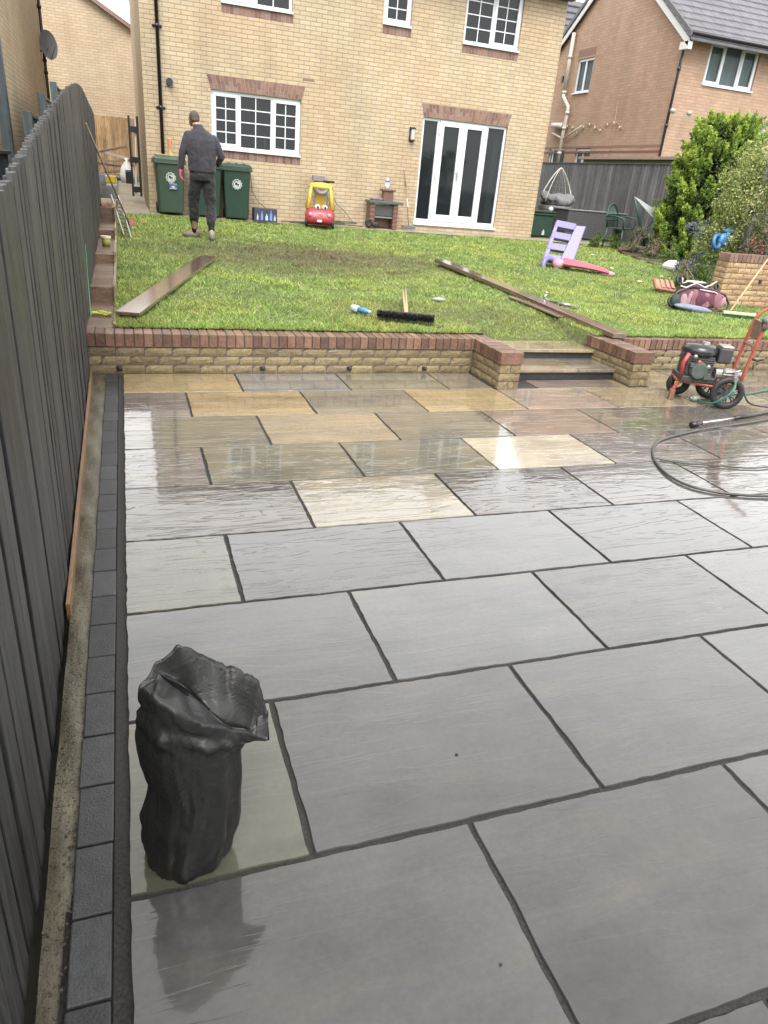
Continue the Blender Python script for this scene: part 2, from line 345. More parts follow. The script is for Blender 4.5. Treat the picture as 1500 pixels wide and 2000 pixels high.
# rows from the retaining wall towards the viewer, slabs from the left: (tone, strength of the riven surface)
ROWS={12:'gold2 grey1 olive1 brown1 pink1 tan1 mauve1 olive1 tan1 grey1',
11:'mauve2 gold2 olive1 gold2 pink2 tan2 green2 brown1 tan1 olive1',
10:'olive2 tan2 olive2 pink1 olive3 mauve2 tan1 olive1 pink1 grey1',
9:'mauve3 olive2 olive1 cream2 mauve3 mauve2 brown2 pink1 olive1 grey1',
8:'brown3 cream3 mauve3 mauve3 mauve4 brown3 grey2 olive1 grey1 grey1',
7:'green2 grey2 pale1 grey2 pale2 grey1 grey1 olive1 grey1 grey1',
6:'grey1 pale1 grey2 pale2 grey1 grey1 olive1 grey1 grey1 grey1',
5:'green1 grey1 grey1 pale1 grey1 olive1 grey1 grey1 grey1 grey1',
4:'grey1 grey1 pale1 grey1 grey1 grey1 grey1 grey1',3:'grey1 grey1 grey1 grey1 grey1 grey1',2:'grey1 olive1 grey1 grey1',1:'grey1 grey1 grey1 grey1',0:'grey1 grey1 grey1 grey1'}
SATK=.9
AMP={'1':.17,'2':.34,'3':.68,'4':1.0}
slabs=MB(); amps=[]
def slab(x0,x1,y0,y1,tone,amp,z=0,th=.03,gap=.008,jit=.0022,rs=None):
    rs=rs or random
    x0+=gap; x1-=gap; y0+=gap; y1-=gap; pts=[]
    def edge(ax,ay,bx,by,n):
        ph=rs.uniform(0,6); 
        for i in range(n):
            f=i/n; j=jit if i else 0; nx,ny=(by-ay),-(bx-ax); l=math.hypot(nx,ny)
            d=(math.sin(ph+f*9)*.6+rs.uniform(-1,1))*j
            pts.append((ax+(bx-ax)*f+nx/l*d, ay+(by-ay)*f+ny/l*d))
    nxn=max(3,int((x1-x0)/.035)); nyn=max(3,int((y1-y0)/.035))
    edge(x0,y0,x1,y0,nxn); edge(x1,y0,x1,y1,nyn); edge(x1,y1,x0,y1,nxn); edge(x0,y1,x0,y0,nyn)
    cx,cy=(x0+x1)/2,(y0+y1)/2; tx,ty=rs.uniform(-.0016,.0016),rs.uniform(-.0016,.0016)
    n=len(pts); ins=[(x+(cx-x)*.002/max(.1,abs(cx-x))*(abs(cx-x)>.01), y+(cy-y)*.002/max(.1,abs(cy-y))*(abs(cy-y)>.01)) for x,y in pts]
    top=[(x,y,z+(x-cx)*tx+(y-cy)*ty) for x,y in ins]; mid=[(x,y,z-.004+(x-cx)*tx+(y-cy)*ty) for x,y in pts]; bot=[(x,y,z-th) for x,y in pts]
    kk=rs.uniform(.9,1.1)*(.43 if y0<1.8 else .50 if y0<2.4 else .85 if y0<3.6 else 1.1); gm=sum(PAL[tone])/3; col=tuple((gm+(c-gm)*SATK)*kk for c in PAL[tone]); slabs.cc=col  # row factor paints light into slab colour: darker near camera, lighter towards wall
    fs=[tuple(range(n))]+[(n+i,n+(i+1)%n,(i+1)%n,i) for i in range(n)]+[(2*n+i,2*n+(i+1)%n,n+(i+1)%n,n+i) for i in range(n)]
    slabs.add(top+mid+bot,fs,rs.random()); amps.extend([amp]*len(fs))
RS=random.Random(5)
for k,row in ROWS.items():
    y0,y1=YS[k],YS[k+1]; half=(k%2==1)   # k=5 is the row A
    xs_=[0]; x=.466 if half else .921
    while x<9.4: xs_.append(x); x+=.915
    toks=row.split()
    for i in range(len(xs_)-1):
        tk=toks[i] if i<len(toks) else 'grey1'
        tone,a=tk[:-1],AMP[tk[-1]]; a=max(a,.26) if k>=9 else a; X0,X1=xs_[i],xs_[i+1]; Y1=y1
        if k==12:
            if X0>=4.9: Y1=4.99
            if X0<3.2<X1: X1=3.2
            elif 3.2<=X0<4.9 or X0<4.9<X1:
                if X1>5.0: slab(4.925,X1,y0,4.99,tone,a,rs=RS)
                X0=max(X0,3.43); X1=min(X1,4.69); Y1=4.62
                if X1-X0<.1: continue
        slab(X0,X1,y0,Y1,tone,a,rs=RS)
def finish_slabs(name,label=None):
    o=slabs.build(name,M_SLAB); a=o.data.attributes.new('amp','FLOAT','FACE'); a.data.foreach_set('value',amps); return o
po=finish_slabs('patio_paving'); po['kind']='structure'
jb=MB(); jb.quad((-.03,-3.2,-.011),(9.6,-3.2,-.011),(9.6,5.05,-.011),(-.03,5.05,-.011))
jo=grid('patio_joints',[-.03+.35*i for i in range(29)],[-3.2+.33*i for i in range(26)],lambda x,y:-.0095+.0015*math.sin(x*9+y*7),M_JOINT); jo['kind']='structure'
# block edging
be=MB(); y=-3.1+.012
while y<4.86:
    h=random.uniform(-.0015,.0015); y1=min(y+.198,4.88)
    be.box(-.125+random.uniform(-.002,.002),-.034+random.uniform(-.002,.002),y,y1,-.05,.001+h); y+=.2045
bo=be.build('block_edging',M_BLOCK,bevel=.004); bo['kind']='structure'
kb=grid('edging_bed',[-.14,-.02],[-3.2+.5*i for i in range(17)],lambda x,y:-.02,M_JOINT); kb['kind']='structure'
# haunch strip and orange gravel board at the foot of the fence
hy=[-3.1+.06*i for i in range(134)]
def hz(x,y):
    k=(x+.235)/.11; rs=math.sin(y*13+x*40)*.003+math.sin(y*41)*.0015
    lo=-.03 if y<.4 else 0
    return -.010+.007*(1-abs(k*2-1))+rs*1.3+ lo*(1-max(0,(y+.3)/.7) if y>-.3 else 1)
M_HAUNCH=None
m,t,b=newmat('mortar_haunch'); o_=N(t,'TexCoord').outputs['Object']
n1=noise(t,mapping(t,o_,(3,1,1)),5,6,.7); n2=noise(t,o_,90,3,.7); n3=noise(t,mapping(t,o_,(1,.5,1)),1.1,3)
c=ramp(t,n1,[(.25,(.02,.018,.012)),(.45,(.065,.058,.036)),(.7,(.135,.118,.072))]); c=mixc(t,1,c,ramp(t,n2,[(.36,.12),(.44,1.0),(.8,1.12)]),'MULTIPLY')
c=mixc(t,ramp(t,n3,[(.45,0.0),(.62,.75)]),c,(.16,.14,.10)); t.links.new(c,b.inputs['Base Color']); b.inputs['Roughness'].default_value=.42; bump(t,mixc(t,.5,n1,n2),.7,.012,b); M_HAUNCH=m
ho=grid('mortar_strip',[-.235,-.21,-.185,-.16,-.14,-.122],hy,hz,M_HAUNCH); ho['kind']='structure'
# rubble crumbs of mortar at the near end
cb=MB()
for i in range(320):
    x=random.uniform(-.185,-.12); y=random.uniform(-.9,.75) ; s=random.uniform(.0012,.006)
    cb.ell((x,y,-.012+s*.4),(s*random.uniform(.6,1.5),s*random.uniform(.6,1.5),s*.7),5,3,Euler((random.uniform(0,3),0,random.uniform(0,3))).to_matrix())
co=cb.build('mortar_crumbs',M_MORT); tag(co,None,None,None,'stuff'); co['label']='loose mortar crumbs lying along the foot of the grey fence'; co['category']='rubble'
gb=MB(); gb.box(-.247,-.231,1.3,4.88,-.03,.045)
o=gb.build('gravel_board',M_ORANGE,bevel=.002); tag(o,'thin orange timber board lying along the foot of the grey fence','timber board')

# ---------------------------------------------------------------- retaining wall with brick on edge coping
def real_bricks(mb, p0, p1, z0, courses, nrm, L_=.215, H_=.065, J=.0095, depth=.06, first_half=False, jit=.0022):
    """rock faced bricks laid from p0 to p1 (xy), outer face on the line, nrm = outward unit normal"""
    p0,p1=Vector(p0),Vector(p1); d=(p1-p0); Ln=d.length; d.normalize(); nr=Vector(nrm)
    for c in range(courses):
        off=-(L_+J)/2 if (c%2)^first_half else 0; s=off; zz=z0+c*(H_+J)
        while s<Ln-.02:
            a=max(0,s); e=min(Ln,s+L_)
            if e-a>.02:
                r=random.random(); nx=max(2,int((e-a)/.03)); q=[]
                k0=random.uniform(0,9)
                for iz in range(4):
                    for ix in range(nx+1):
                        f=ix/nx; edge=(ix in (0,nx)) or (iz in (0,3))
                        out_=-.004 if edge else random.uniform(0,jit)+.002*math.sin(k0+f*5+iz)
                        pt=p0+d*(a+(e-a)*f)+nr*out_; q.append((pt.x,pt.y,zz+H_*iz/3))
                nb_=len(q)
                for (aa,zv) in ((a,zz),(e,zz),(e,zz+H_),(a,zz+H_)):
                    pt=p0+d*aa-nr*depth; q.append((pt.x,pt.y,zv))
                W_=nx+1; fs=[(iz*W_+ix,iz*W_+ix+1,(iz+1)*W_+ix+1,(iz+1)*W_+ix) for iz in range(3) for ix in range(nx)]
                fs+= [tuple([nb_,nb_+1]+[nx-i for i in range(nx+1)]), tuple([nb_+3]+[3*W_+i for i in range(nx+1)]+[nb_+2][:1])]
                fs+= [(nb_,0,W_,2*W_,3*W_,nb_+3),(nx,nb_+1,nb_+2,3*W_+nx,2*W_+nx,W_+nx)]
                mb.add(q,fs,r)
            s+=L_+J
def coping(mb, p0, p1, z0, h, across, over=.008, L_=.065, J=.010, back=None):
    """bricks on edge; p0->p1 runs along the outer line, across = vector spanning the wall thickness"""
    p0,p1=Vector(p0),Vector(p1); d=p1-p0; Ln=d.length; d.normalize(); ac=Vector(across); an=ac.normalized(); s=0
    while s<Ln-.02:
        e=min(Ln,s+L_); hh=h+random.uniform(-.002,.002); o_=-over+random.uniform(-.0015,.0015)
        a=p0+d*s+an*o_; b_=p0+d*e+an*o_; c_=b_+ac; dd=a+ac
        vs=[(q.x,q.y,z0) for q in (a,b_,c_,dd)]+[(q.x,q.y,z0+hh) for q in (a,b_,c_,dd)]
        mb.add(vs,[(3,2,1,0),(4,5,6,7),(0,1,5,4),(1,2,6,5),(2,3,7,6),(3,0,4,7)]); s+=L_+J
ZC=.226; HC=.108
def retaining_wall(name,label,main,ret,retdir,spots):
    """main: (x0,x1,yfront); ret: pillar return (x0,x1,yfront,yback)"""
    t=thing(name,label,'wall',(main[0],main[2],0),0,'brick retaining walls either side of the steps')
    T=Matrix.Translation((-main[0],-main[2],0))
    fb=MB(); x0,x1,yf=main; rx0,rx1,ry0,ry1=ret
    real_bricks(fb,(x0,yf),(x1,yf),.003,3,(0,-1))
    real_bricks(fb,(rx0,ry0),(rx1,ry0),.003,3,(0,-1),first_half=True)
    real_bricks(fb,(rx0,ry1),(rx0,ry0),.003,3,(-1,0)); real_bricks(fb,(rx1,ry0),(rx1,ry1),.003,3,(1,0))
    o=fb.build('brickwork',M_ROCK,t); o.matrix_parent_inverse=T
    mb=MB(); mb.box(x0,x1,yf+.005,yf+.205,-.05,ZC-.001); mb.box(rx0+.006,rx1-.006,ry0+.006,max(ry1,yf+.1),-.05,ZC-.0015)
    o=mb.build('mortar',M_MORT,t); o.matrix_parent_inverse=T
    cb=MB(); coping(cb,(x0,yf),(x1 if x0>0 else 3.43,yf),ZC,HC,(0,.215)); 
    coping(cb,(rx0,ry0-.0),(rx0,ry1),ZC+.0005,HC,((rx1-rx0)+.016,0),over=.008)
    o=cb.build('coping',M_COPE,t,bevel=.003); o.matrix_parent_inverse=T
    mb=MB(); mb.box(x0,x1 if x0>0 else 3.425,yf+.004,yf+.195,ZC-.2,ZC+HC-.006); mb.box(rx0+.004,rx1-.004,ry0+.004,ry1,ZC,ZC+HC-.0065)
    o=mb.build('coping_joint',M_MORT,t); o.matrix_parent_inverse=T
    for (x,y,z,nx) in spots:
        mb=MB(); mb.cbox((x,y-.004,z),(.045,.016,.035)); o=mb.build('wall_light_box',M_BLACK,t,bevel=.003); o.matrix_parent_inverse=T
        mb=MB(); mb.cbox((x+.006,y-.0135,z+.006),(.016,.003,.010)); q=mb.build('lens',mat('lens_grey',(.10,.10,.10),.4),o)
    return t
retaining_wall('retaining_wall','yellow brick retaining wall with red coping, the long run beside the grey fence',(-.26,3.205,4.892),(3.215,3.425,4.31,4.885),-1,
    [(-.02,4.892,.045,0),(1.17,4.892,.045,0),(1.97,4.892,.045,0),(2.72,4.892,.045,0)])
retaining_wall('retaining_wall','yellow brick retaining wall with red coping, the run behind the pressure washer',(4.93,11.6,5.0),(4.70,4.915,4.36,5.21),1,
    [(6.62,5.0,.06,0),(7.6,5.0,.06,0)])
# steps
st=thing('garden_steps','two stone slab garden steps with dark risers between the brick pillars','steps',(4.06,4.62,0))
T=Matrix.Translation((-4.06,-4.62,0))
mb=MB(); mb.box(3.43,4.695,4.64,5.45,-.05,.078); mb.box(3.43,4.695,5.055,5.5,.078,.178)
for zz in (.0,): pass
o=mb.build('riser',mat('wet_dark_riser',(.035,.036,.04),.3,.35,18,.5),st); o.matrix_parent_inverse=T
slabs=MB(); amps=[]
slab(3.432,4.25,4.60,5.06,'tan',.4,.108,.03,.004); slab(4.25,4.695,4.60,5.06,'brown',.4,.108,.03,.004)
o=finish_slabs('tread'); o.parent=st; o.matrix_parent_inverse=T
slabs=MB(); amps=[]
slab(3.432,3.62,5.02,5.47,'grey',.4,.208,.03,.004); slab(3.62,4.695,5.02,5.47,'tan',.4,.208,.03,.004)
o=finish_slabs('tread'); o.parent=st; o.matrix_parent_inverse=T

# ---------------------------------------------------------------- timber sleeper stairs on the left
ss=thing('sleeper_steps','brown timber sleeper steps climbing between the grey fence and the lawn','steps',(-.15,5.15,.33))
T=Matrix.Translation((.15,-5.15,-.33)); yz=[(5.11,.338),(6.33,.48),(8.15,.575),(10.1,.685),(11.56,.9)]
for i,(y0,z1) in enumerate(yz):
    y1=yz[i+1][0] if i<4 else 14.4; mb=MB()
    z0=(yz[i-1][1] if i else .2)-.06; xr=-.048-(.0 if i<3 else .004)
    mb.box(-.32,xr,y0,y0+.10,z0,z1)               # riser sleeper
    nb_=max(2,round((y1-y0-.11)/.24)); w=(y1-y0-.106)/nb_
    for k in range(nb_): mb.box(-.32,xr+random.uniform(-.004,.004),y0+.106+k*w,y0+.106+(k+1)*w-.006,z1-.05,z1-.003+random.uniform(-.003,.003))
    o=mb.build('step',M_SLEEP,ss,bevel=.005); o.matrix_parent_inverse=T
mb=MB()
for (ya,yb,za) in ((5.13,6.3,.36),(6.3,8.1,.50),(8.1,10.05,.61),(10.05,11.5,.72),(11.5,13.6,.92)): mb.box(-.046,-.024,ya,yb,.2,za)
o=mb.build('side_board',mat_fence('side_board_timber',(.26,.20,.12),.5,(9,1,9)),ss); o.matrix_parent_inverse=T

# ---------------------------------------------------------------- left fence
def ftop(y):
    P=[(-4,.86),(1.4,1.545),(3.0,1.76),(4.3,1.925),(5.8,2.105),(7.26,2.245),(8.45,2.30),(11.16,2.245),(12.35,2.205)]
    for (a,za),(b_,zb) in zip(P,P[1:]):
        if y<=b_: return za+(zb-za)*(y-a)/(b_-a)
    return P[-1][1]
def fbot(y):
    if y<5: return -.04
    return .25+ (y-5)*.09 if y<12 else .9
fe=thing('boundary_fence','tall dark grey vertical board fence running up the left side of the patio','fence',(-.27,4,0))
T=Matrix.Translation((.27,-4,0)); fb=MB(); y=-3.0; i=0
while y<12.3:
    w=random.uniform(.088,.098); z1=ftop(y)+random.uniform(-.006,.006); z0=fbot(y)
    rz=random.uniform(-.05,.05); dx=random.uniform(-.007,.003)
    c=Vector((-.262+dx,y+w/2,0)); M=Matrix.Translation(c)@Matrix.Rotation(rz,4,'Z')
    fb.box(-.010,.010,-w/2,w/2,z0,z1,M=M)
    y+=w+random.uniform(.009,.022)
o=fb.build('front_boards',M_FENCE,fe,bevel=.003); o.matrix_parent_inverse=T
fb=MB(); y=-3.05
while y<12.3:
    z1=ftop(y)-.012+random.uniform(-.01,.01); fb.box(-.302,-.286,y,y+.094,fbot(y),z1-.012); y+=.106
o=fb.build('back_boards',M_FENCE2,fe,bevel=.002); o.matrix_parent_inverse=T
for fz in (.18,.55,.9):
    mb=MB(); yy=[-3+.5*i for i in range(31)]
    for a,b_ in zip(yy,yy[1:]):
        za=fbot(a)+(ftop(a)-fbot(a))*fz; zb=fbot(b_)+(ftop(b_)-fbot(b_))*fz
        mb.add([(-.33,a,za),(-.304,a,za),(-.304,b_,zb),(-.33,b_,zb),(-.33,a,za+.07),(-.304,a,za+.07),(-.304,b_,zb+.07),(-.33,b_,zb+.07)],[(3,2,1,0),(4,5,6,7),(0,1,5,4),(1,2,6,5),(2,3,7,6),(3,0,4,7)],r=.5)
    o=mb.build('rail',M_FENCE2,fe); o.matrix_parent_inverse=T
mb=MB(); mb.box(-.36,-.255,12.32,12.41,.6,2.17); o=mb.build('post',M_BLACK,fe,bevel=.004); o.matrix_parent_inverse=T

t=thing('added_rear_fence','unseen dark grey board fence added behind the camera to block sky light','fence',(3,-3.3,0)); T=Matrix.Translation((-3,3.3,0)); mb=MB(); x=-.3  # out of view, added to cut sky light on the near slabs
while x<9.8: mb.box(x,x+.11,-3.34,-3.32,-.05,2.0); x+=.114
o=mb.build('boards',M_FENCE2,t); o.matrix_parent_inverse=T
mb=MB(); mb.box(-.3,9.8,-3.36,-3.345,-.05,1.95); o=mb.build('backing',M_FENCE2,t); o.matrix_parent_inverse=T
def lean_in(o,f=lambda x:1.0):
    for v in o.data.vertices:
        if v.co.y<5: v.co.x+=.046*(1-v.co.y/5)*f(v.co.x)*(1 if v.co.y>0 else 1)
for ch in [x for x in COL.objects if x.parent==fe]+[bpy.data.objects['gravel_board']]: lean_in(ch)
lean_in(ho,lambda x:(-.122-x)/.113)
for (x_,y_,r_,lab) in ((.99,.241,.006,'dark speck of dirt in the middle of the slab right of the black sack'),(.819,-.395,.0045,'tiny dark speck of grit on the nearest slab')):
    mb=MB(); mb.ell((x_,y_,.003),(r_,r_*.8,r_*.5),7,4); o=mb.build('dirt_speck',M_JOINT); tag(o,lab,'speck')
# neighbour's fence panels beyond, each higher than the last
for (ya,yb,zt,lab) in ((2.6,6.5,1.60,'long low blue grey fence panel behind the near end of the grey fence'),(8.6,10.4,1.985,'short blue grey fence panel, lowest of the stepped three before the left house'),(10.7,12.95,2.30,'middle blue grey fence panel of the stepped three by the downpipe'),(13.1,16.6,2.62,'blue grey fence panel, highest of the stepped three behind the fence')):
    t=thing('fence_panel',lab,'fence panel',(-.85,ya,.5),0,'blue grey stepped fence panels'); T=Matrix.Translation((.85,-ya,-.5))
    mb=MB(); yy=ya
    while yy<yb-.05: mb.box(-.86,-.845,yy,min(yy+.12,yb),.5,zt-.03); yy+=.125
    o=mb.build('boards',M_TEALBOARD,t); o.matrix_parent_inverse=T
    mb=MB(); mb.box(-.885,-.82,ya-.02,yb+.02,zt-.03,zt); o=mb.build('capping',M_TEALBOARD,t,bevel=.004); o.matrix_parent_inverse=T
    mb=MB(); mb.box(-.9,-.8,ya-.1,ya-.02,.5,zt+.02); o=mb.build('post',M_TEALBOARD,t,bevel=.004); o.matrix_parent_inverse=T
mb=MB(); mb.box(-.95,-.86,7.05,7.15,.5,2.55); o=mb.build('timber_post',M_TEALBOARD,bevel=.005); tag(o,'tall blue grey timber post standing beyond the near end of the fence','post')

# ---------------------------------------------------------------- houses
def wall_y(mb,y,th,x0,x1,z0,z1,holes,dirn=1):
    """wall in the xz plane, outer face at y, thickness th towards +y"""
    X=sorted({x0,x1,*[h[0] for h in holes],*[h[1] for h in holes]}); Z=sorted({z0,z1,*[h[2] for h in holes],*[h[3] for h in holes]})
    for a,b_ in zip(X,X[1:]):
        for c,d in zip(Z,Z[1:]):
            if any(h[0]-1e-6<=a and b_<=h[1]+1e-6 and h[2]-1e-6<=c and d<=h[3]+1e-6 for h in holes): continue
            mb.box(a,b_,y,y+th,c,d)
def wall_x(mb,x,th,y0,y1,z0,z1,holes):
    Y=sorted({y0,y1,*[h[0] for h in holes],*[h[1] for h in holes]}); Z=sorted({z0,z1,*[h[2] for h in holes],*[h[3] for h in holes]})
    for a,b_ in zip(Y,Y[1:]):
        for c,d in zip(Z,Z[1:]):
            if any(h[0]-1e-6<=a and b_<=h[1]+1e-6 and h[2]-1e-6<=c and d<=h[3]+1e-6 for h in holes): continue
            mb.box(x,x+th,a,b_,c,d)
def soldier(mb,x0,x1,z0,z1,y,flare=0,rev=.004,J=.009,split=True):
    """row of upright bricks; flare = how far the top leans outwards at each end"""
    n=max(2,round((x1-x0)/.0755)); w=(x1-x0)/n; wt=(x1-x0+2*flare)/n
    for i in range(n):
        a0=x0+i*w+J/2; a1=x0+(i+1)*w-J/2; b0=x0-flare+i*wt+J/2; b1=x0-flare+(i+1)*wt-J/2
        cuts=[(0,1)] if not split else ([(0,.66),(.66,1)] if i%2 else [(0,.34),(.34,1)])
        for c,d in cuts:
            L0=lambda k:(a0+(b0-a0)*k); L1=lambda k:(a1+(b1-a1)*k); zc,zd=z0+(z1-z0)*c+(.004 if c else 0),z0+(z1-z0)*d-(.004 if d<1 else 0)
            yo=y-rev-random.uniform(0,.002)
            vs=[(L0(c),yo,zc),(L1(c),yo,zc),(L1(c),y+.01,zc),(L0(c),y+.01,zc),(L0(d),yo,zd),(L1(d),yo,zd),(L1(d),y+.01,zd),(L0(d),y+.01,zd)]
            mb.add(vs,[(3,2,1,0),(4,5,6,7),(0,1,5,4),(1,2,6,5),(2,3,7,6),(3,0,4,7)])
    mb.rr=None
def mortar_back(mb,x0,x1,z0,z1,y,flare):
    vs=[(x0,y-.0015,z0),(x1,y-.0015,z0),(x1+flare,y-.0015,z1),(x0-flare,y-.0015,z1)]
    mb.add(vs,[(0,1,2,3)])
def frame_rect(mb,x0,x1,z0,z1,w,y0,y1,wb=None):
    wb=wb or w
    mb.box(x0,x1,y0,y1,z0,z0+wb); mb.box(x0,x1,y0,y1,z1-w,z1); mb.box(x0,x0+w,y0,y1,z0+wb,z1-w); mb.box(x1-w,x1,y0,y1,z0+wb,z1-w)
def win(parent,T,x0,x1,z0,z1,y,lights,bars=(0,0),sill=True,open_=(),glass=M_GLASS,fw=.055,name='window',rot=None):
    """casement window; lights = list of (x0,x1, sash?)"""
    w=thing(name,None,None,(x0,y,z0)) if False else None
    mb=MB(); yf=y+.055
    frame_rect(mb,x0,x1,z0,z1,fw,yf,yf+.06)
    for i,(a,b_,sash) in enumerate(lights):
        if i: mb.box(a-.03,a+.03,yf+.001,yf+.059,z0+fw,z1-fw)
    for i,(a,b_,sash) in enumerate(lights):
        A=a+(fw if i==0 else .03); B=b_-(fw if i==len(lights)-1 else .03); zc,zd=z0+fw,z1-fw
        if sash: frame_rect(mb,A-.012,B+.012,zc-.012,zd+.012,.055,yf-.018,yf+.03)
        g0,g1,h0,h1=(A+.04,B-.04,zc+.04,zd-.04) if sash else (A,B,zc,zd)
        nx,nz=bars
        for k in range(1,nx): xx=g0+(g1-g0)*k/nx; mb.box(xx-.010,xx+.010,yf+.012,yf+.024,h0,h1)
        for k in range(1,nz): zz=h0+(h1-h0)*k/nz; mb.box(g0,g1,yf+.0125,yf+.0235,zz-.010,zz+.010)
    if sill: mb.box(x0-.012,x1+.012,y-.045,yf+.03,z0-.028,z0+.004)
    o=mb.build(name,M_UPVC,parent); o.matrix_parent_inverse=T
    for i,(a,b_,sash) in enumerate(lights):
        g=MB(); g.box(a+.03,b_-.03,yf+.026,yf+.030,z0+fw*.9,z1-fw*.9); g.build('pane',glass,o)
    return o
HX0,HX1,HY=.60,9.48,15.0
hs_=thing('main_house','buff brick house with white french doors and red brick arches above the lawn','house',(HX0,HY,.6)); T=Matrix.Translation((-HX0,-HY,-.6))
HO=[(1.86,3.68,1.955,2.985),(6.38,8.45,.83,2.965),(2.09,3.455,4.43,5.48),(5.31,5.925,4.52,5.48),(7.115,8.445,4.41,5.48)]
mb=MB(); wall_y(mb,HY,.11,HX0,HX1,.3,5.62,HO)
wall_x(mb,HX0,.11,HY+.11,23.2,.3,5.62,[]); wall_x(mb,HX1-.11,.11,HY+.11,23.2,.3,5.62,[]); mb.box(HX0+.11,HX1-.11,23.1,23.2,.3,5.62)
mb.add([(HX0,HY,5.62),(HX0,23.2,5.62),(HX0,19.1,7.68)],[(0,2,1)]); mb.add([(HX1,HY,5.62),(HX1,19.1,8.5),(HX1,23.2,5.62)],[(0,2,1)])
o=mb.build('wall',M_BUFF,hs_); o.matrix_parent_inverse=T
mb=MB(); mb.box(HX0+.12,HX1-.12,HY+.12,HY+4.2,.72,.74); mb.box(HX0+.12,HX1-.12,HY+.12,HY+4.2,3.2,3.35); mb.box(HX0+.12,HX1-.12,HY+4.2,HY+4.25,.72,5.6); mb.box(4.4,4.5,HY+.13,HY+4.2,.74,5.55); mb.box(HX0+.12,HX1-.12,HY+.12,HY+8,5.6,5.61)
o=mb.build('interior',M_INT,hs_); o.matrix_parent_inverse=T
mb=MB()
for k in range(10):
    y0=14.75+k*.44; z0=5.55+(k)*.208; y1=y0+.47; z1=z0+.228
    if k==9: y1,z1=19.1,7.70
    mb.add([(HX0-.1,y0,z0),(HX1+.1,y0,z0),(HX1+.1,y1,z1),(HX0-.1,y1,z1),(HX0-.1,y0,z0+.04),(HX1+.1,y0,z0+.04),(HX1+.1,y1,z1+.02),(HX0-.1,y1,z1+.02)],[(3,2,1,0),(4,5,6,7),(0,1,5,4),(1,2,6,5),(2,3,7,6),(3,0,4,7)])
mb.add([(HX0-.1,23.45,5.55),(HX1+.1,23.45,5.55),(HX1+.1,19.1,7.74),(HX0-.1,19.1,7.74)],[(0,1,2,3)])
o=mb.build('roof',M_TILE,hs_); o.matrix_parent_inverse=T
mb=MB(); mb.box(HX0-.08,HX1+.08,14.80,14.998,5.46,5.60); mb.tube([(HX0-.1,14.74,5.52),(HX1+.1,14.74,5.52)],.055,8); o=mb.build('gutter',M_BLACK,hs_); o.matrix_parent_inverse=T
# arches and sills
for (a,b_,z0,z1,fl,sp) in ((1.86,3.68,2.995,3.225,.075,True),(6.38,8.44,2.975,3.215,.07,True)):
    mb=MB(); soldier(mb,a,b_,z0,z1,HY,fl,.004,.009,sp); mb.mi=1; mortar_back(mb,a,b_,z0,z1,HY,fl)
    o=mb.build('arch',[M_SOLD,M_MORTL],hs_); o.matrix_parent_inverse=T
for (a,b_,z1) in ((1.87,3.685,1.925),(2.09,3.475,4.40),(5.31,5.935,4.485),(7.11,8.45,4.375)):
    mb=MB(); soldier(mb,a,b_,z1-.135,z1,HY,0,.005,.009,False); mb.mi=1; mortar_back(mb,a,b_,z1-.135,z1,HY,0)
    o=mb.build('sill_bricks',[M_SOLD,M_MORTL],hs_); o.matrix_parent_inverse=T
win(hs_,T,1.865,3.675,1.96,2.98,HY,[(1.865,2.425,1),(2.425,3.09,0),(3.09,3.675,1)],(2,4))
win(hs_,T,2.095,3.45,4.435,5.475,HY,[(2.095,2.75,1),(2.75,3.45,0)],(2,3))
win(hs_,T,5.315,5.92,4.525,5.475,HY,[(5.315,5.92,1)],(2,4))
win(hs_,T,7.12,8.44,4.415,5.475,HY,[(7.12,7.78,0),(7.78,8.44,1)],(2,4))
# french doors
fd=MB(); yf=HY+.05
frame_rect(fd,6.385,8.445,.835,2.96,.05,yf,yf+.07,.085); fd.box(6.75,6.82,yf+.001,yf+.069,.92,2.91); fd.box(7.93,8.0,yf+.001,yf+.069,.92,2.91)
fd.box(6.36,8.47,HY-.04,yf+.05,.79,.837)
do=fd.build('french_doors',M_UPVC,hs_); do.matrix_parent_inverse=T
for (a,b_) in ((6.435,6.75),(8.0,8.395)):
    g=MB(); g.box(a,b_,yf+.03,yf+.035,.92,2.91); g.build('pane',M_GLASS,do)
for (a,b_) in ((6.815,7.37),(7.38,7.935)):
    mb=MB(); frame_rect(mb,a,b_,.895,2.93,.095,yf-.022,yf+.04,.14); mb.build('door_leaf',M_UPVC,do)
    g=MB(); g.box(a+.09,b_-.09,yf+.01,yf+.015,1.02,2.84); g.build('pane',M_GLASS,do)
mb=MB(); mb.cbox((7.335,yf-.03,1.86),(.03,.012,.20)); mb.tube([(7.335,yf-.03,1.92),(7.335,yf-.065,1.92),(7.225,yf-.07,1.925)],.009,8); mb.build('handle',M_STEEL,do)
for x in (6.80,7.95):
    for z in (1.05,1.85,2.72): mb=MB(); mb.cbox((x,yf-.03,z),(.035,.02,.09)); mb.build('hinge',M_WHITE,do,bevel=.003)

mb=MB()   # striped curtain behind the right side light
for k in range(5): mb.box(8.24+.03*k,8.262+.03*k,HY+.2,HY+.21,.95,2.9)
o=mb.build('curtain',mat('teal_curtain',(.25,.34,.34),.8,.1,4,0),hs_); o.matrix_parent_inverse=T
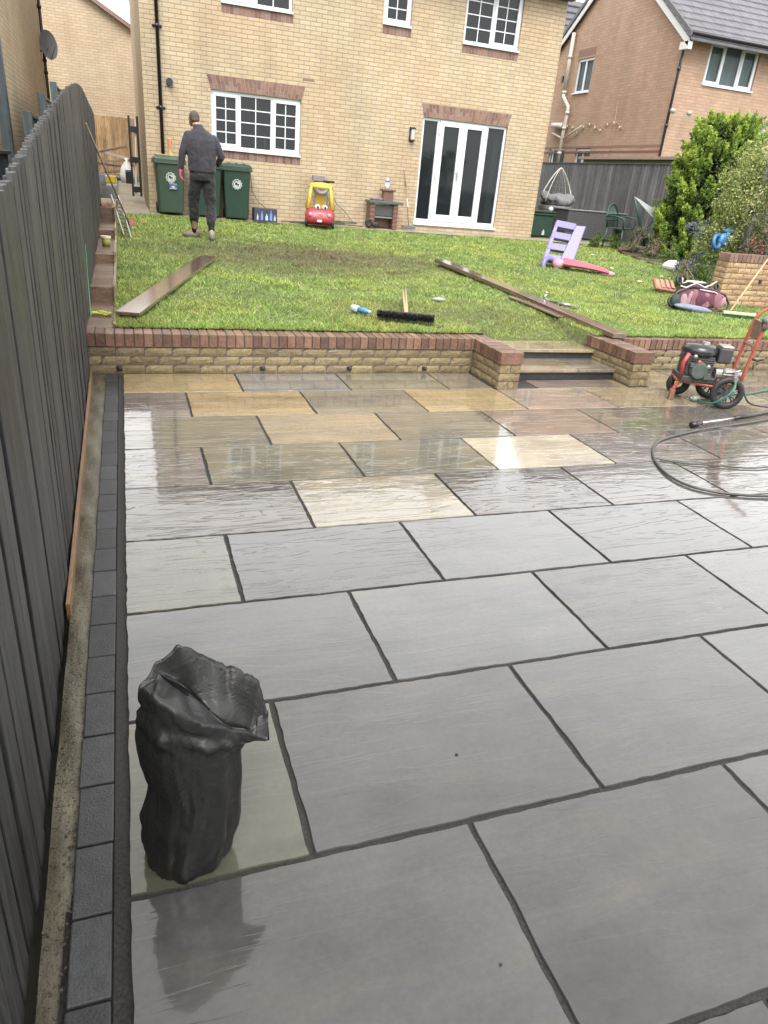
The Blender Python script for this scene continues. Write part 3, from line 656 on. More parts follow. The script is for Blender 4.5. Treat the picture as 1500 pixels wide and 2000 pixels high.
# downpipe, vents, lamp
mb=MB(); mb.tube([(.905,HY-.06,.70),(.905,HY-.06,5.3),(.905,14.74,5.5)],.034,12,m=0)
for z in (2.56,3.89,1.3,5.1): mb.loft([(.905,HY-.06,z-.03,.043,.043),(.905,HY-.06,z+.03,.043,.043)],12); mb.box(.82,.99,HY-.02,HY-.003,z-.02,z+.02)
o=mb.build('downpipe',M_BLACK,hs_,smooth=True); o.matrix_parent_inverse=T
mb=MB(); mb.box(1.0,1.16,HY-.008,HY+.02,2.93,3.09); mb.mi=1; mb.loft([(1.085,HY-.09,3.01,.062,.062),(1.085,HY-.007,3.01,.062,.062)],16,ax='y')
o=mb.build('extractor_vent',[mat('vent_grey',(.22,.22,.19),.6),M_BLACK],hs_); o.matrix_parent_inverse=T
mb=MB(); mb.box(3.70,3.925,HY-.004,HY+.01,3.335,3.385)
for k in range(7): mb.box(3.712+k*.03,3.73+k*.03,HY-.007,HY-.003,3.342,3.378)
o=mb.build('air_brick',mat('air_brick_clay',(.20,.13,.09),.7),hs_); o.matrix_parent_inverse=T
mb=MB(); mb.box(6.085,6.195,HY-.02,HY-.001,2.46,2.74); mb.box(6.09,6.19,HY-.11,HY-.02,2.70,2.73); mb.box(6.09,6.19,HY-.11,HY-.02,2.47,2.50); mb.mi=1; mb.box(6.105,6.175,HY-.10,HY-.025,2.50,2.70)
o=mb.build('wall_lamp',[M_BLACK,mat('frosted_glass',(.38,.40,.37),.25,.1,4,0)],hs_); o.matrix_parent_inverse=T
# things on the kitchen window sill, seen through the glass
for (x,z0,s,c,nm,lab) in ((2.08,2.03,(.07,.07,.22),(.12,.28,.42),'storage_jar','blue storage jar inside the kitchen window, leftmost on the sill'),(2.30,2.03,(.13,.08,.10),(.55,.53,.5),'sink_rack','pale dish rack inside the left kitchen casement'),(2.98,2.06,(.05,.05,.24),(.65,.66,.66),'soap_bottle','tall white soap bottle inside the middle kitchen pane'),(3.26,2.04,(.09,.09,.07),(.6,.6,.6),'small_mug','small white mug inside the right kitchen casement')):
    mb=MB(); mb.loft([(x,HY+.24,z0-.02,s[0]*.5,s[1]*.5),(x,HY+.24,z0+s[2]*.75,s[0]*.5,s[1]*.5),(x,HY+.24,z0+s[2],s[0]*.3,s[1]*.3)],12); o=mb.build(nm,mat('sillitem'+nm,c,.3,.1,5,0)); tag(o,lab,nm.replace('_',' '))

# left neighbour's house
t=thing('left_house','buff brick neighbour house side wall rising behind the grey fence','house',(-1.5,20.2,.6)); T=Matrix.Translation((1.5,-20.2,-.6))
mb=MB(); mb.box(-9,-1.5,3.5,20.2,.2,5.4); o=mb.build('wall',M_BUFF2,t); o.matrix_parent_inverse=T
mb=MB(); mb.add([(-9.2,3.3,5.4),(-1.3,3.3,5.4),(-1.3,20.4,5.4),(-9.2,20.4,5.4),(-5.2,5,8.4),(-5.2,18.5,8.4)],[(0,1,4),(1,2,5,4),(2,3,5),(3,0,4,5),(3,2,1,0)]); o=mb.build('roof',M_TILE,t); o.matrix_parent_inverse=T
mb=MB(); mb.tube([(-1.44,19.9,.8),(-1.44,19.9,5.3)],.036,10)
for z in (3.3,3.55,4.6): mb.loft([(-1.44,19.9,z-.03,.048,.048),(-1.44,19.9,z+.03,.048,.048)],10)
o=mb.build('downpipe',M_BLACK,t,smooth=True); o.matrix_parent_inverse=T
mb=MB(); Md=Matrix.Translation((-1.30,19.6,3.84))@Euler((R(80),0,R(28))).to_matrix().to_4x4()
rings=[]
for i in range(7):
    a=i/6; rings.append((0,0,.05*(a*a)-.05,.20*a+.004,.30*a+.004))
vs=[]; n=20
for (x,y,z,rx,ry) in rings:
    for j in range(n): th=2*math.pi*j/n; vs.append(Md@Vector((math.cos(th)*rx,math.sin(th)*ry,z)))
mb.add(vs,[(i*n+j,i*n+(j+1)%n,(i+1)*n+(j+1)%n,(i+1)*n+j) for i in range(6) for j in range(n)])
mb.tube([(-1.5,19.6,3.7),(-1.4,19.6,3.7),(-1.32,19.6,3.8)],.02,6); mb.tube([tuple(Md@Vector((0,-.3,0))),tuple(Md@Vector((0,-.1,.32)))],.01,6)
o=mb.build('satellite_dish',mat('dish_grey',(.11,.11,.12),.5),t,smooth=True); o.matrix_parent_inverse=T
# gabled house across the back
t=thing('back_house','buff brick gabled house seen through the gap left of the main house','house',(-3,26,1.1)); T=Matrix.Translation((3,-26,-1.1))
mb=MB(); gx=lambda x:5.56-.54*(x-0); P=[(-9,1.0),(2.2,1.0),(2.2,gx(2.2)),(-4.0,gx(-4.0)),(-9,gx(-4.0)-.54*5)]
mb.prism(P,Matrix.Translation((0,26,0))@Matrix.Rotation(R(90),4,'X')@Matrix.Translation((0,0,-8)),8); o=mb.build('wall',M_BUFF2,t); o.matrix_parent_inverse=T
mb=MB()
for (xa,xb) in ((2.45,-4.0),(-9.2,-4.0)):
    za=gx(xa) if xa>-4 else gx(-4)-.54*5.2; zb=gx(-4)
    mb.add([(xa,25.8,za),(xb,25.8,zb),(xb,34.1,zb),(xa,34.1,za),(xa,25.8,za+.13),(xb,25.8,zb+.13),(xb,34.1,zb+.13),(xa,34.1,za+.13)],[(3,2,1,0),(4,5,6,7),(0,1,5,4),(1,2,6,5),(2,3,7,6),(3,0,4,7)])
o=mb.build('roof',mat('brown_verge_tile',(.17,.11,.085),.6,.25,8,.2),t); o.matrix_parent_inverse=T
# right house
RX,RY=14.0,16.7
t=thing('right_house','pink brick gabled house with grey tiled roof to the right of the conifer','house',(RX,RY,.6)); T=Matrix.Translation((-RX,-RY,-.6))
mb=MB(); GH=[(19.93,20.72,4.65,5.6),(19.95,20.85,2.1,3.09),(21.45,22.5,2.0,3.10)]
wall_x(mb,RX,.11,RY,23.3,.3,5.62,[(20.73,21.62,4.66,5.60),(20.0,20.86,1.9,3.09),(21.5,22.5,1.8,3.12)]); 
mb.add([(RX,RY,5.62),(RX,23.3,5.62),(RX,19.95,8.05),(RX+.1,RY,5.62),(RX+.1,23.3,5.62),(RX+.1,19.95,8.05)],[(0,2,1),(3,4,5),(0,3,5,2),(1,2,5,4)])
wall_y(mb,RY,.11,RX+.11,26,.3,5.75,[(14.88,16.58,4.66,5.64)]); mb.box(RX+.11,26,23.2,23.3,.3,5.6); mb.box(25.9,26,RY+.11,23.2,.3,5.6)
o=mb.build('wall',M_PINK,t); o.matrix_parent_inverse=T
mb=MB(); mb.box(RX-.006,RX+.01,RY+.02,23.28,2.955,3.01); mb.box(RX-.006,RX+.01,RY+.02,23.28,3.10,3.15); o=mb.build('brick_band',M_SOLD,t); o.matrix_parent_inverse=T
mb=MB(); mb.box(RX+.12,25,RY+.3,RY+.32,3.2,5.7); mb.box(RX+.9,RX+.95,RY+.4,23,.6,5.6); o=mb.build('interior',M_INT,t); o.matrix_parent_inverse=T
def slope(y,side):
    return 5.62+(y-16.55)*.71 if side else 5.62+(23.35-y)*.71
mb=MB(); nrow=13
for k in range(nrow):      # tiled courses, interlocking tile by tile on the front slope
    ya=16.28+k*.285; yb=ya+.315; za=5.62+(ya-16.55)*.71+.06; zb=5.62+(yb-16.55)*.71+.06
    x=RX-.12+(.17 if k%2 else 0)-.17; 
    while x<22:
        xa=max(x,RX-.12); xb=x+.325; r=random.random()
        if xb-xa>.03: mb.add([(xa,ya,za),(xb,ya,za),(xb,yb,zb-.02),(xa,yb,zb-.02),(xa,ya,za+.03),(xb,ya,za+.03),(xb,yb,zb),(xa,yb,zb)],[(3,2,1,0),(4,5,6,7),(0,1,5,4),(1,2,6,5),(2,3,7,6),(3,0,4,7)],r)
        x+=.335
mb.add([(RX-.12,23.65,5.45),(22,23.65,5.45),(22,19.95,8.08),(RX-.12,19.95,8.08)],[(0,1,2,3)])
mb.tube([(RX-.13,19.95,8.1),(22,19.95,8.1)],.1,8)
o=mb.build('roof',M_TILE,t); o.matrix_parent_inverse=T
def bar(mb,a,b_,w,h):   # box beam between two points in a constant-x plane
    (ya,za),(yb,zb)=a,b_
    x0,x1=w; mb.add([(x0,ya,za),(x1,ya,za),(x1,yb,zb),(x0,yb,zb),(x0,ya,za+h),(x1,ya,za+h),(x1,yb,zb+h),(x0,yb,zb+h)],[(3,2,1,0),(4,5,6,7),(0,1,5,4),(1,2,6,5),(2,3,7,6),(3,0,4,7)])
mb=MB(); bar(mb,(16.35,5.36),(19.95,7.92),(RX-.13,RX-.10),.17); bar(mb,(23.6,5.36),(19.95,7.92),(RX-.13,RX-.10),.17)
mb.box(RX-.13,RX-.001,16.33,16.66,5.3,5.47); mb.box(RX-.10,26,16.40,16.43,5.56,5.72); mb.box(RX-.098,26,16.431,16.69,5.56,5.59)
o=mb.build('bargeboard',M_WHITE,t); o.matrix_parent_inverse=T
mb=MB(); bar(mb,(16.28,5.56),(19.95,8.12),(RX-.17,RX-.115),.12); bar(mb,(23.7,5.50),(19.95,8.12),(RX-.17,RX-.115),.12); o=mb.build('verge_cap',mat('dark_verge',(.07,.07,.08),.5),t); o.matrix_parent_inverse=T
mb=MB(); mb.tube([(RX-.1,16.36,5.66),(26,16.36,5.66)],.055,10); mb.tube([(RX+.0,16.36,5.64),(RX+.0,16.40,5.5),(RX-.02,16.60,5.32),(RX-.02,16.62,5.1),(RX-.02,16.62,.7)],.036,10)
for z in (4.9,3.6): mb.loft([(RX-.02,16.62,z-.04,.05,.05),(RX-.02,16.62,z+.04,.05,.05)],10)
o=mb.build('gutter_and_downpipe',mat('black_pipe_glossy',(.018,.017,.02),.3),t,smooth=True); o.matrix_parent_inverse=T
win(t,T,14.885,16.575,4.665,5.635,RY,[(14.885,15.44,1),(15.44,16.02,0),(16.02,16.575,1)],(0,0),glass=M_GLASS2)
mb=MB()
for k in range(52): x=14.93+k*.031; mb.box(x,x+.028,RY+.125+.008*math.sin(k*.9),RY+.13+.008*math.sin(k*.9),4.7,5.6)
o=mb.build('net_curtain',mat('net_white',(.62,.64,.66),.8,.1,4,0),t); o.matrix_parent_inverse=T
def win_x(y0,y1,z0,z1,mid,curt=True):
    mb=MB(); xf=RX+.04; 
    def bx(a,b_,c,d,e=0): mb.box(xf-e,xf+.06,a,b_,c,d)
    bx(y0,y1,z0,z0+.06); bx(y0,y1,z1-.06,z1); bx(y0,y0+.055,z0+.06,z1-.06); bx(y1-.055,y1,z0+.06,z1-.06)
    for q in mid: bx(q-.03,q+.03,z0+.06,z1-.06)
    mb.box(RX-.05,xf+.02,y0-.02,y1+.02,z0-.03,z0+.003)
    o=mb.build('window',M_UPVC,t); o.matrix_parent_inverse=T
    g=MB(); g.box(xf+.03,xf+.034,y0+.05,y1-.05,z0+.05,z1-.05); g.build('pane',M_GLASS2,o)
    if curt:
        c=MB(); k=y0+.08
        while k<y1-.1: c.box(RX+.125,RX+.13,k,k+.055,z0,z1); k+=.075
        c.build('blind',MC['net_white'],o)
win_x(20.74,21.61,4.67,5.59,[21.18]); win_x(20.01,20.85,1.91,3.08,[20.45]); win_x(21.51,22.49,1.81,3.11,[22.3],False)
mb=MB(); soldier(mb,0,.8,5.66,5.85,0,0,.004,.009,False)
mb2=MB(); mb2.box(RX-.005,RX+.005,20.70,21.66,5.66,5.86); o=mb2.build('window_head',M_SOLD,t); o.matrix_parent_inverse=T
mb=MB(); yv=21.98
mb.tube([(RX-.10,yv,6.35),(RX-.10,yv,4.75)],.058,12); mb.tube([(RX-.10,yv,4.75),(RX-.12,yv-.02,4.60),(RX-.10,yv-.38,4.30),(RX-.10,yv-.40,4.15),(RX-.10,yv-.36,3.7),(RX-.10,yv-.32,2.4)],.055,12)
for z,yo in ((4.72,0),(5.7,0),(4.12,-.40),(3.68,-.36),(2.95,-.33)): mb.loft([(RX-.10,yv+yo,z-.04,.074,.074),(RX-.10,yv+yo,z+.04,.074,.074)],12)
mb.tube([(RX-.10,21.65,3.36),(RX-.1,20.6,3.72)],.022,8); mb.tube([(RX-.10,21.65,3.38),(RX-.1,22.3,3.56)],.03,8); mb.tube([(RX-.12,22.35,3.78),(RX-.12,21.75,3.75)],.09,10)
o=mb.build('soil_pipe',M_CREAM,t,smooth=True); o.matrix_parent_inverse=T
for q_ in ((22.33,22.42,5.05,5.22),(18.75,18.9,2.62,2.82)): mb=MB(); mb.box(RX-.04,RX+.01,*q_); o=mb.build('vent',M_BLACK,t); o.matrix_parent_inverse=T
mb=MB(); mb.tube([(RX-.0,16.35,3.84),(15.0,16.5,3.85)],.012,6)
for x in (13.93,14.95-.12):
    mb.ell((x if x<14 else 14.47,16.42,3.93),(.085,.07,.065),12,8)
o=mb.build('floodlights',mat('floodlight_plastic',(.30,.27,.235),.4),t,smooth=True); o.matrix_parent_inverse=T
mb=MB(); pts=[]
for i in range(46):
    f=i/45; y=22.1-f*3.6; pts.append((RX-.03,y,3.45+.22*abs(math.sin(f*math.pi*3))*(1 if f<2 else 0)+.12))
mb.tube(pts,.006,4)
for i in range(3,46,4): x,y,z=pts[i]; mb.ell((x-.02,y,z-.05),(.03,.03,.045),8,6)
mb.tube([(RX-.02,19.0,2.7),(RX-.02,18.95,3.5),(RX-.02,19.05,4.3)],.006,4)
o=mb.build('string_lights',mat('bulb_pale',(.40,.33,.26),.3),t,smooth=True); o.matrix_parent_inverse=T
mb=MB(); mb.tube([(17.1,RY-.14,3.75),(17.25,RY-.2,4.0),(17.45,RY-.2,4.0)],.03,8); mb.ell((17.16,RY-.16,3.72),(.09,.09,.12),10,6)
mb.tube([(17.2,RY-.03,3.6),(17.3,RY-.03,3.4),(17.15,RY-.03,3.2),(17.0,RY-.03,3.3)],.008,5)
o=mb.build('wall_lantern',mat('grey_lantern',(.20,.22,.26),.3),t,smooth=True); o.matrix_parent_inverse=T
# low lean-to with pale eaves behind the side fence, and a far roof
t=thing('garden_shed','low green shed with a pale flat eave showing above the side fence','shed',(14.2,17.5,.6)); T=Matrix.Translation((-14.2,-17.5,-.6))
mb=MB(); mb.box(13.35,13.95,14.2,19.3,.6,2.72); o=mb.build('wall',mat('shed_green',(.22,.27,.17),.7,.2,4,.3),t); o.matrix_parent_inverse=T
mb=MB(); mb.box(13.22,13.95,14.1,19.4,2.72,2.79); o=mb.build('roof',mat('shed_roof',(.30,.22,.18),.6,.2,6,.2),t); o.matrix_parent_inverse=T
t=thing('far_house','distant house with dark tiled roof between the main house and the gabled one','house',(18.6,30,.6)); T=Matrix.Translation((-18.6,-30,-.6))
mb=MB(); mb.box(17.0,25,30,37,.3,7.4); o=mb.build('wall',M_BUFF2,t); o.matrix_parent_inverse=T
mb=MB(); mb.add([(16.6,29.6,7.3),(25.3,29.6,7.3),(25.3,33.5,9.9),(18.6,33.5,9.9)],[(0,1,2,3)]); mb.add([(16.6,29.6,7.3),(18.6,33.5,9.9),(16.6,37.4,7.3)],[(0,1,2)])
for k in range(7): mb.box(16.7+.2*k,25,29.62+.55*k,29.68+.55*k,7.33+.37*k,7.38+.37*k)
o=mb.build('roof',MC['dark_verge'],t); o.matrix_parent_inverse=T

# ---------------------------------------------------------------- side fence on the right
t=thing('side_fence','dark grey board fence behind the garden furniture and hanging chair','fence',(13,17,.6)); T=Matrix.Translation((-13,-17,-.6))
mb=MB(); y=10.6
while y<22.6: mb.box(13.0+random.uniform(0,.008),13.02,y,y+.108,.45,2.585+random.uniform(-.004,.004)); y+=.125
o=mb.build('boards',M_FENCE3,t,bevel=.003); o.matrix_parent_inverse=T
mb=MB(); mb.box(13.03,13.05,10.6,22.6,.45,2.57); o=mb.build('backing',M_BLACKM,t); o.matrix_parent_inverse=T
mb=MB(); mb.box(12.98,13.07,10.6,22.6,2.585,2.61); o=mb.build('capping',M_FENCE2,t); o.matrix_parent_inverse=T
mb=MB(); mb.box(9.56,9.62,17.2,17.3,.6,2.9); o=mb.build('gate_post',M_BLACK,bevel=.005); tag(o,'black post just behind the right corner of the main house','post')

# ---------------------------------------------------------------- things in the gap on the left
mb=MB()
x=-.75; t=thing('pine_fence','golden pine board fence across the end of the side passage','fence',(0,24,1.1)); T=Matrix.Translation((0,-24,-1.1))
while x<1.3: mb.box(x,x+.118,24+random.uniform(0,.01),24.03,1.0,2.70+random.uniform(-.01,.01)); x+=.124
o=mb.build('boards',M_PINE,t,bevel=.003); o.matrix_parent_inverse=T
mb=MB(); mb.box(-.75,1.3,24.03,24.09,1.3,1.38); mb.box(-.75,1.3,24.03,24.09,2.3,2.38); o=mb.build('rail',M_PINE,t); o.matrix_parent_inverse=T
t=thing('side_gate','black timber gate standing open edge-on beside the house corner','gate',(.45,17,.8)); T=Matrix.Translation((-.45,-17,-.8))
mb=MB(); mb.box(.30,.345,17.0,17.05,.86,2.46); mb.box(.47,.52,17.0,17.05,.86,2.46); o=mb.build('stile',M_BLACK,t,bevel=.004); o.matrix_parent_inverse=T
for z in (1.0,1.6,2.2):
    mb=MB(); mb.box(.346,.469,17.003,17.047,z-.06,z+.06); o=mb.build('rail',M_BLACK,t,bevel=.003); o.matrix_parent_inverse=T
mb=MB(); mb.cbox((.42,17.07,1.65),(.03,.02,1.5),ry=R(3)); o=mb.build('brace',M_WHITE,t); o.matrix_parent_inverse=T
def strip(name,x0,x1,y0,y1,m,dz=.006,n=10):
    o=grid(name,[x0+(x1-x0)*i/4 for i in range(5)],[y0+(y1-y0)*i/n for i in range(n+1)],lambda x,y:zg(x,y)+dz,m); o['kind']='structure'; return o
m,t_,b=newmat('path_paving'); o_=N(t_,'TexCoord').outputs['Object']; br=N(t_,'TexBrick'); t_.links.new(o_,br.inputs['Vector']); br.inputs['Scale'].default_value=1
br.inputs['Brick Width'].default_value=.6; br.inputs['Row Height'].default_value=.6; br.inputs['Mortar Size'].default_value=.01; br.offset=0
br.inputs['Color1'].default_value=(.30,.255,.19,1); br.inputs['Color2'].default_value=(.25,.215,.16,1); br.inputs['Mortar'].default_value=(.12,.11,.08,1)
c=mixc(t_,1,br.outputs[0],ramp(t_,noise(t_,o_,3,5,.65),[(.3,.7),(.7,1.15)]),'MULTIPLY'); t_.links.new(c,b.inputs['Base Color']); b.inputs['Roughness'].default_value=.55; M_PATH=m
strip('side_path',-.02,HX0-.01,14.3,21.5,M_PATH,.012,40); strip('house_path',HX0-.02,HX1+2,14.35,14.995,M_PATH,.013,6)
# rubble heap: planks, bags, tins
RB=random.Random(3)
pal=[(.45,.42,.36),(.30,.20,.13),(.12,.13,.15),(.40,.30,.20),(.55,.54,.52),(.22,.16,.12)]
SN=['pale grey board lying lowest in the scrap heap by the pine fence','reddish brown board in the scrap heap by the pine fence','black board in the scrap heap by the pine fence','tan board in the scrap heap by the pine fence','whitish board in the scrap heap by the pine fence','dark brown board on top of the scrap heap by the pine fence']
for i in range(6):
    mb=MB(); L_=(1.0,.8,.9,.7,.8,.9)[i]; z=1.15+i*.13; xx=(-.15,.05,-.2,.1,-.05,-.15)[i]
    for k in range(1): mb.cbox((xx,21.6+.08*i,z),(L_,.22,.05),(.3,-.4,.1,.5,-.2,.25)[i],0,(.12,-.16,.05,-.1,.18,-.25)[i])
    o=mb.build('scrap_board',mat('scrap%d'%i,tuple(c*.7 for c in pal[i]),.7,.3,8,.3),bevel=.003); tag(o,SN[i],'scrap board','scrap boards heaped in front of the pine fence')
mb=MB(); mb.loft([(.28,21.2,.98,.20,.2),(.27,21.2,1.2,.22,.2),(.26,21.2,1.4,.16,.16),(.25,21.2,1.55,.04,.05),(.24,21.2,1.62,.06,.04)],12); o=mb.build('rubble_bag',M_WHITE,smooth=True); tag(o,'white tied sack standing on the scrap heap by the black gate','sack')
mb=MB(); mb.box(.20,.36,20.95,21.02,.98,1.30); mb.box(.375,.385,20.95,21.02,.98,1.3); mb.box(.20,.385,20.945,21.0,1.305,1.33); o=mb.build('black_crate',M_BLACK,bevel=.01); tag(o,'small black crate leaning on the white sack','crate')
mb=MB(); mb.box(-.36,-.05,20.9,21.2,.96,1.16); o=mb.build('yellow_tub',mat('yellow_tub',(.55,.42,.04),.4),bevel=.02); tag(o,'yellow plastic tub at the foot of the scrap heap','tub')
mb=MB(); mb.cbox((-.40,20.85,1.08),(.14,.1,.18)); o=mb.build('paint_carton',mat('blue_white_carton',(.19,.22,.40),.5),bevel=.01); tag(o,'blue and white carton beside the yellow tub at the foot of the scrap heap','carton')

# ================================================================ lawn grass
def tri_cloud(name,P,mats,rnd,smooth=False,extra=None):
    """P: (n,3,3) triangles"""
    n=len(P); me=bpy.data.meshes.new(name); me.vertices.add(n*3); me.vertices.foreach_set('co',P.reshape(-1).astype(np.float32))
    me.loops.add(n*3); me.loops.foreach_set('vertex_index',np.arange(n*3,dtype=np.int32))
    me.polygons.add(n); me.polygons.foreach_set('loop_start',np.arange(0,n*3,3,dtype=np.int32)); me.polygons.foreach_set('loop_total',np.full(n,3,dtype=np.int32))
    me.materials.append(mats); a=me.attributes.new('rnd','FLOAT','FACE'); a.data.foreach_set('value',rnd.astype(np.float32)); me.update(calc_edges=True)
    o=bpy.data.objects.new(name,me); COL.objects.link(o); return o
def mat_leaf(name,stops,rough=.5,trans=.35,patch=None):
    m,t,b=newmat(name); r=attr(t,'rnd'); c=ramp(t,r,stops); o=N(t,'TexCoord').outputs['Object']
    if patch: c=patch(t,c,o,r)
    b.inputs['Roughness'].default_value=rough; b.inputs['Specular IOR Level'].default_value=.35; t.links.new(c,b.inputs['Base Color'])
    tr=N(t,'BsdfTranslucent'); t.links.new(c,tr.inputs[0]); mx=N(t,'MixShader'); mx.inputs[0].default_value=trans
    t.links.new(b.outputs[0],mx.inputs[1]); t.links.new(tr.outputs[0],mx.inputs[2]); t.links.new(mx.outputs[0],t.nodes['Material Output'].inputs[0]); return m
def grass_patch(t,c,o,r):
    n=noise(t,o,.9,4,.6); c=mixc(t,ramp(t,n,[(.42,0.0),(.64,.6)]),c,mixc(t,1,c,(1.55,1.2,1.0),'MULTIPLY'))
    # worn, straw coloured patch in the middle of the lawn and a thinner one by the wall
    sp=N(t,'VectorMath',operation='DISTANCE'); t.links.new(mapping(t,o,(.62,1,0)),sp.inputs[0]); sp.inputs[1].default_value=(2.75*.62,9.7,0)
    d=math_(t,'ADD',sp.outputs['Value'],math_(t,'MULTIPLY',noise(t,o,2.2,4,.65),2.2)); k=ramp(t,math_(t,'MULTIPLY',d,.3),[(.46,1.0),(.90,0.0)])
    c=mixc(t,k,c,mixc(t,r,(.09,.066,.042),(.27,.20,.125)))
    sp=N(t,'VectorMath',operation='DISTANCE'); t.links.new(mapping(t,o,(.5,1,0)),sp.inputs[0]); sp.inputs[1].default_value=(3.2*.5,6.0,0)
    d=math_(t,'ADD',sp.outputs['Value'],math_(t,'MULTIPLY',noise(t,o,3.0,4,.65),1.4)); k=ramp(t,math_(t,'MULTIPLY',d,.5),[(.45,.5),(.85,0.0)])
    c=mixc(t,1,c,ramp(t,noise(t,o,3.4,4,.65),[(.32,.62),(.5,1.0),(.7,1.18)]),'MULTIPLY')
    return mixc(t,k,c,mixc(t,r,(.15,.12,.05),(.25,.21,.10)))
M_GRASS=mat_leaf('grass_blade',[(0,(.09,.175,.04)),(.3,(.185,.305,.068)),(.6,(.28,.41,.10)),(.85,(.40,.49,.17)),(1,(.52,.50,.29))],.5,.4,grass_patch)
from mathutils import noise as _mn
mnz=lambda p: _mn.noise(Vector(p))
def lawn_blades():
    nb_=300000; u=NPR.rand(nb_); y=5.10+(14.4-5.10)*u**1.35; xmax=np.minimum(13,2.3+y*.80+1.5)
    x=-.03+NPR.rand(nb_)*(xmax+.03)
    # leave the steps, the flower bed and the pine passage clear
    keep=~((x>3.4)&(x<4.72)&(y<5.46)) & ~((x>3.18)&(x<3.45)&(y<5.15))
    bed=(x-(9.0+ (y-7.0)*.52))>0; keep&=~(bed&(y>6.9)&(y<12.8)&(NPR.rand(nb_)>.15))
    sp_=(((x-2.75)*.62)**2+(y-9.7)**2)<1.2; keep&=~(sp_&(NPR.rand(nb_)>.55))
    x,y=x[keep],y[keep]; n=len(x)
    XA,YA=np.array(xs),np.array(ys); ZA=np.array([[zg(a,b_)+.012*math.sin(a*1.7+b_*.9)*min(1,(b_-5.1)/2) for a in XA] for b_ in YA])
    ii=np.clip(np.searchsorted(XA,x)-1,0,len(XA)-2); jj=np.clip(np.searchsorted(YA,y)-1,0,len(YA)-2); fx=(x-XA[ii])/(XA[ii+1]-XA[ii]); fy=np.clip((y-YA[jj])/(YA[jj+1]-YA[jj]),0,1)
    z=(ZA[jj,ii]*(1-fx)+ZA[jj,ii+1]*fx)*(1-fy)+(ZA[jj+1,ii]*(1-fx)+ZA[jj+1,ii+1]*fx)*fy
    cl_=np.array([mnz((a_*1.9,b2_*1.9,0)) for a_,b2_ in zip(x,y)]); h=(.012+.024*NPR.rand(n)**1.8)*(1+.9*np.clip(cl_,-.5,.7))*(1+.25*(y-5)/10); h*=np.where(y<5.35,1.3,1); a=NPR.rand(n)*6.283; w=(.0035+.0035*NPR.rand(n))*(1+.9*(y-5)/9)
    lean=h*(.4+1.5*NPR.rand(n)); b_=NPR.rand(n)*6.283
    P=np.zeros((n,3,3)); P[:,0]=np.stack([x-np.cos(a)*w,y-np.sin(a)*w,z-.006],1); P[:,1]=np.stack([x+np.cos(a)*w,y+np.sin(a)*w,z-.006],1)
    P[:,2]=np.stack([x+np.cos(b_)*lean,y+np.sin(b_)*lean,z+h],1)
    o=tri_cloud('grass',P,M_GRASS,NPR.rand(n)); tag(o,'short patchy green lawn grass with straw coloured worn places','grass',None,'stuff')
lawn_blades()
def flower(x,y,lab,s=.03):
    mb=MB(); z=zg(x,y); mb.ell((x,y,z+.05),(s,s,s*.5),8,5); mb.ell((x+s*1.4,y+.02,z+.045),(s*.7,s*.7,s*.4),7,4); mb.mi=1; mb.tube([(x,y,z),(x,y,z+.05)],.003,4)
    o=mb.build('lawn_flower',[mat('flower_white',(.5,.5,.38),.6,.1,9,0),mat('stem_green',(.08,.15,.03),.6)]); tag(o,lab,'flower')
flower(8.35,10.0,'small white flower in the grass just behind the pink slide end')
flower(7.9,8.6,'pair of white flowers in the open grass right of the pink slide',.035)
flower(8.9,9.3,'single white flower in the grass between the slide and the white stone')
flower(9.2,11.9,'tiny white flower near the plants left of the conifer')

# ================================================================ planks and small things on the lawn
def plank(name,a,b_,w,th,zoff,label,m,wend=None,tilt=0):
    a,b_=Vector(a),Vector(b_); mid=(a+b_)/2; d=b_-a; L_=d.length; mb=MB(); n=10
    ang=math.atan2(d.y,d.x); pitch=math.asin(d.z/L_)
    vs=[]
    for i in range(n+1):
        f=i/n; ww=w/2*(1+.02*math.sin(i*2.3)); x=-L_/2+L_*f; bow=.004*math.sin(f*math.pi)
        vs+=[(x,-ww,bow),(x,ww,bow),(x,ww,bow+th),(x,-ww,bow+th)]
    fs=[(0,3,2,1),(4*n,4*n+1,4*n+2,4*n+3)]+[(4*i+j,4*i+(j+1)%4,4*i+4+(j+1)%4,4*i+4+j) for i in range(n) for j in range(4)]
    mb.add(vs,fs,.5); o=mb.build(name,m,bevel=.004); o.location=mid+Vector((0,0,zoff)); o.rotation_euler=Euler((tilt,-pitch,ang)); tag(o,label,'plank'); return o
def mat_plank_l(name,ext):  # plank grain along local x
    return mat_fence(name,ext,.17,(1.1,9,9))
M_PL=mat_plank_l('wet_lawn_plank',(.125,.08,.055)); M_PL.node_tree.nodes['Principled BSDF'].inputs['Coat Weight'].default_value=1; M_PL.node_tree.nodes['Principled BSDF'].inputs['Coat Roughness'].default_value=.12
plank('plank',(.07,5.38,.385),(1.14,8.95,.50),.21,.03,.0,'wide wet brown plank lying across the lawn left of the broom',M_PL)
plank('plank',(4.93,4.96,.345),(4.80,9.62,.535),.175,.05,.0,'long wet brown plank from the right brick pillar up the lawn',M_PL)
plank('plank',(4.76,5.85,.385),(4.66,6.9,.43),.10,.02,.0,'short thin board half under the long plank near the steps',M_PL)
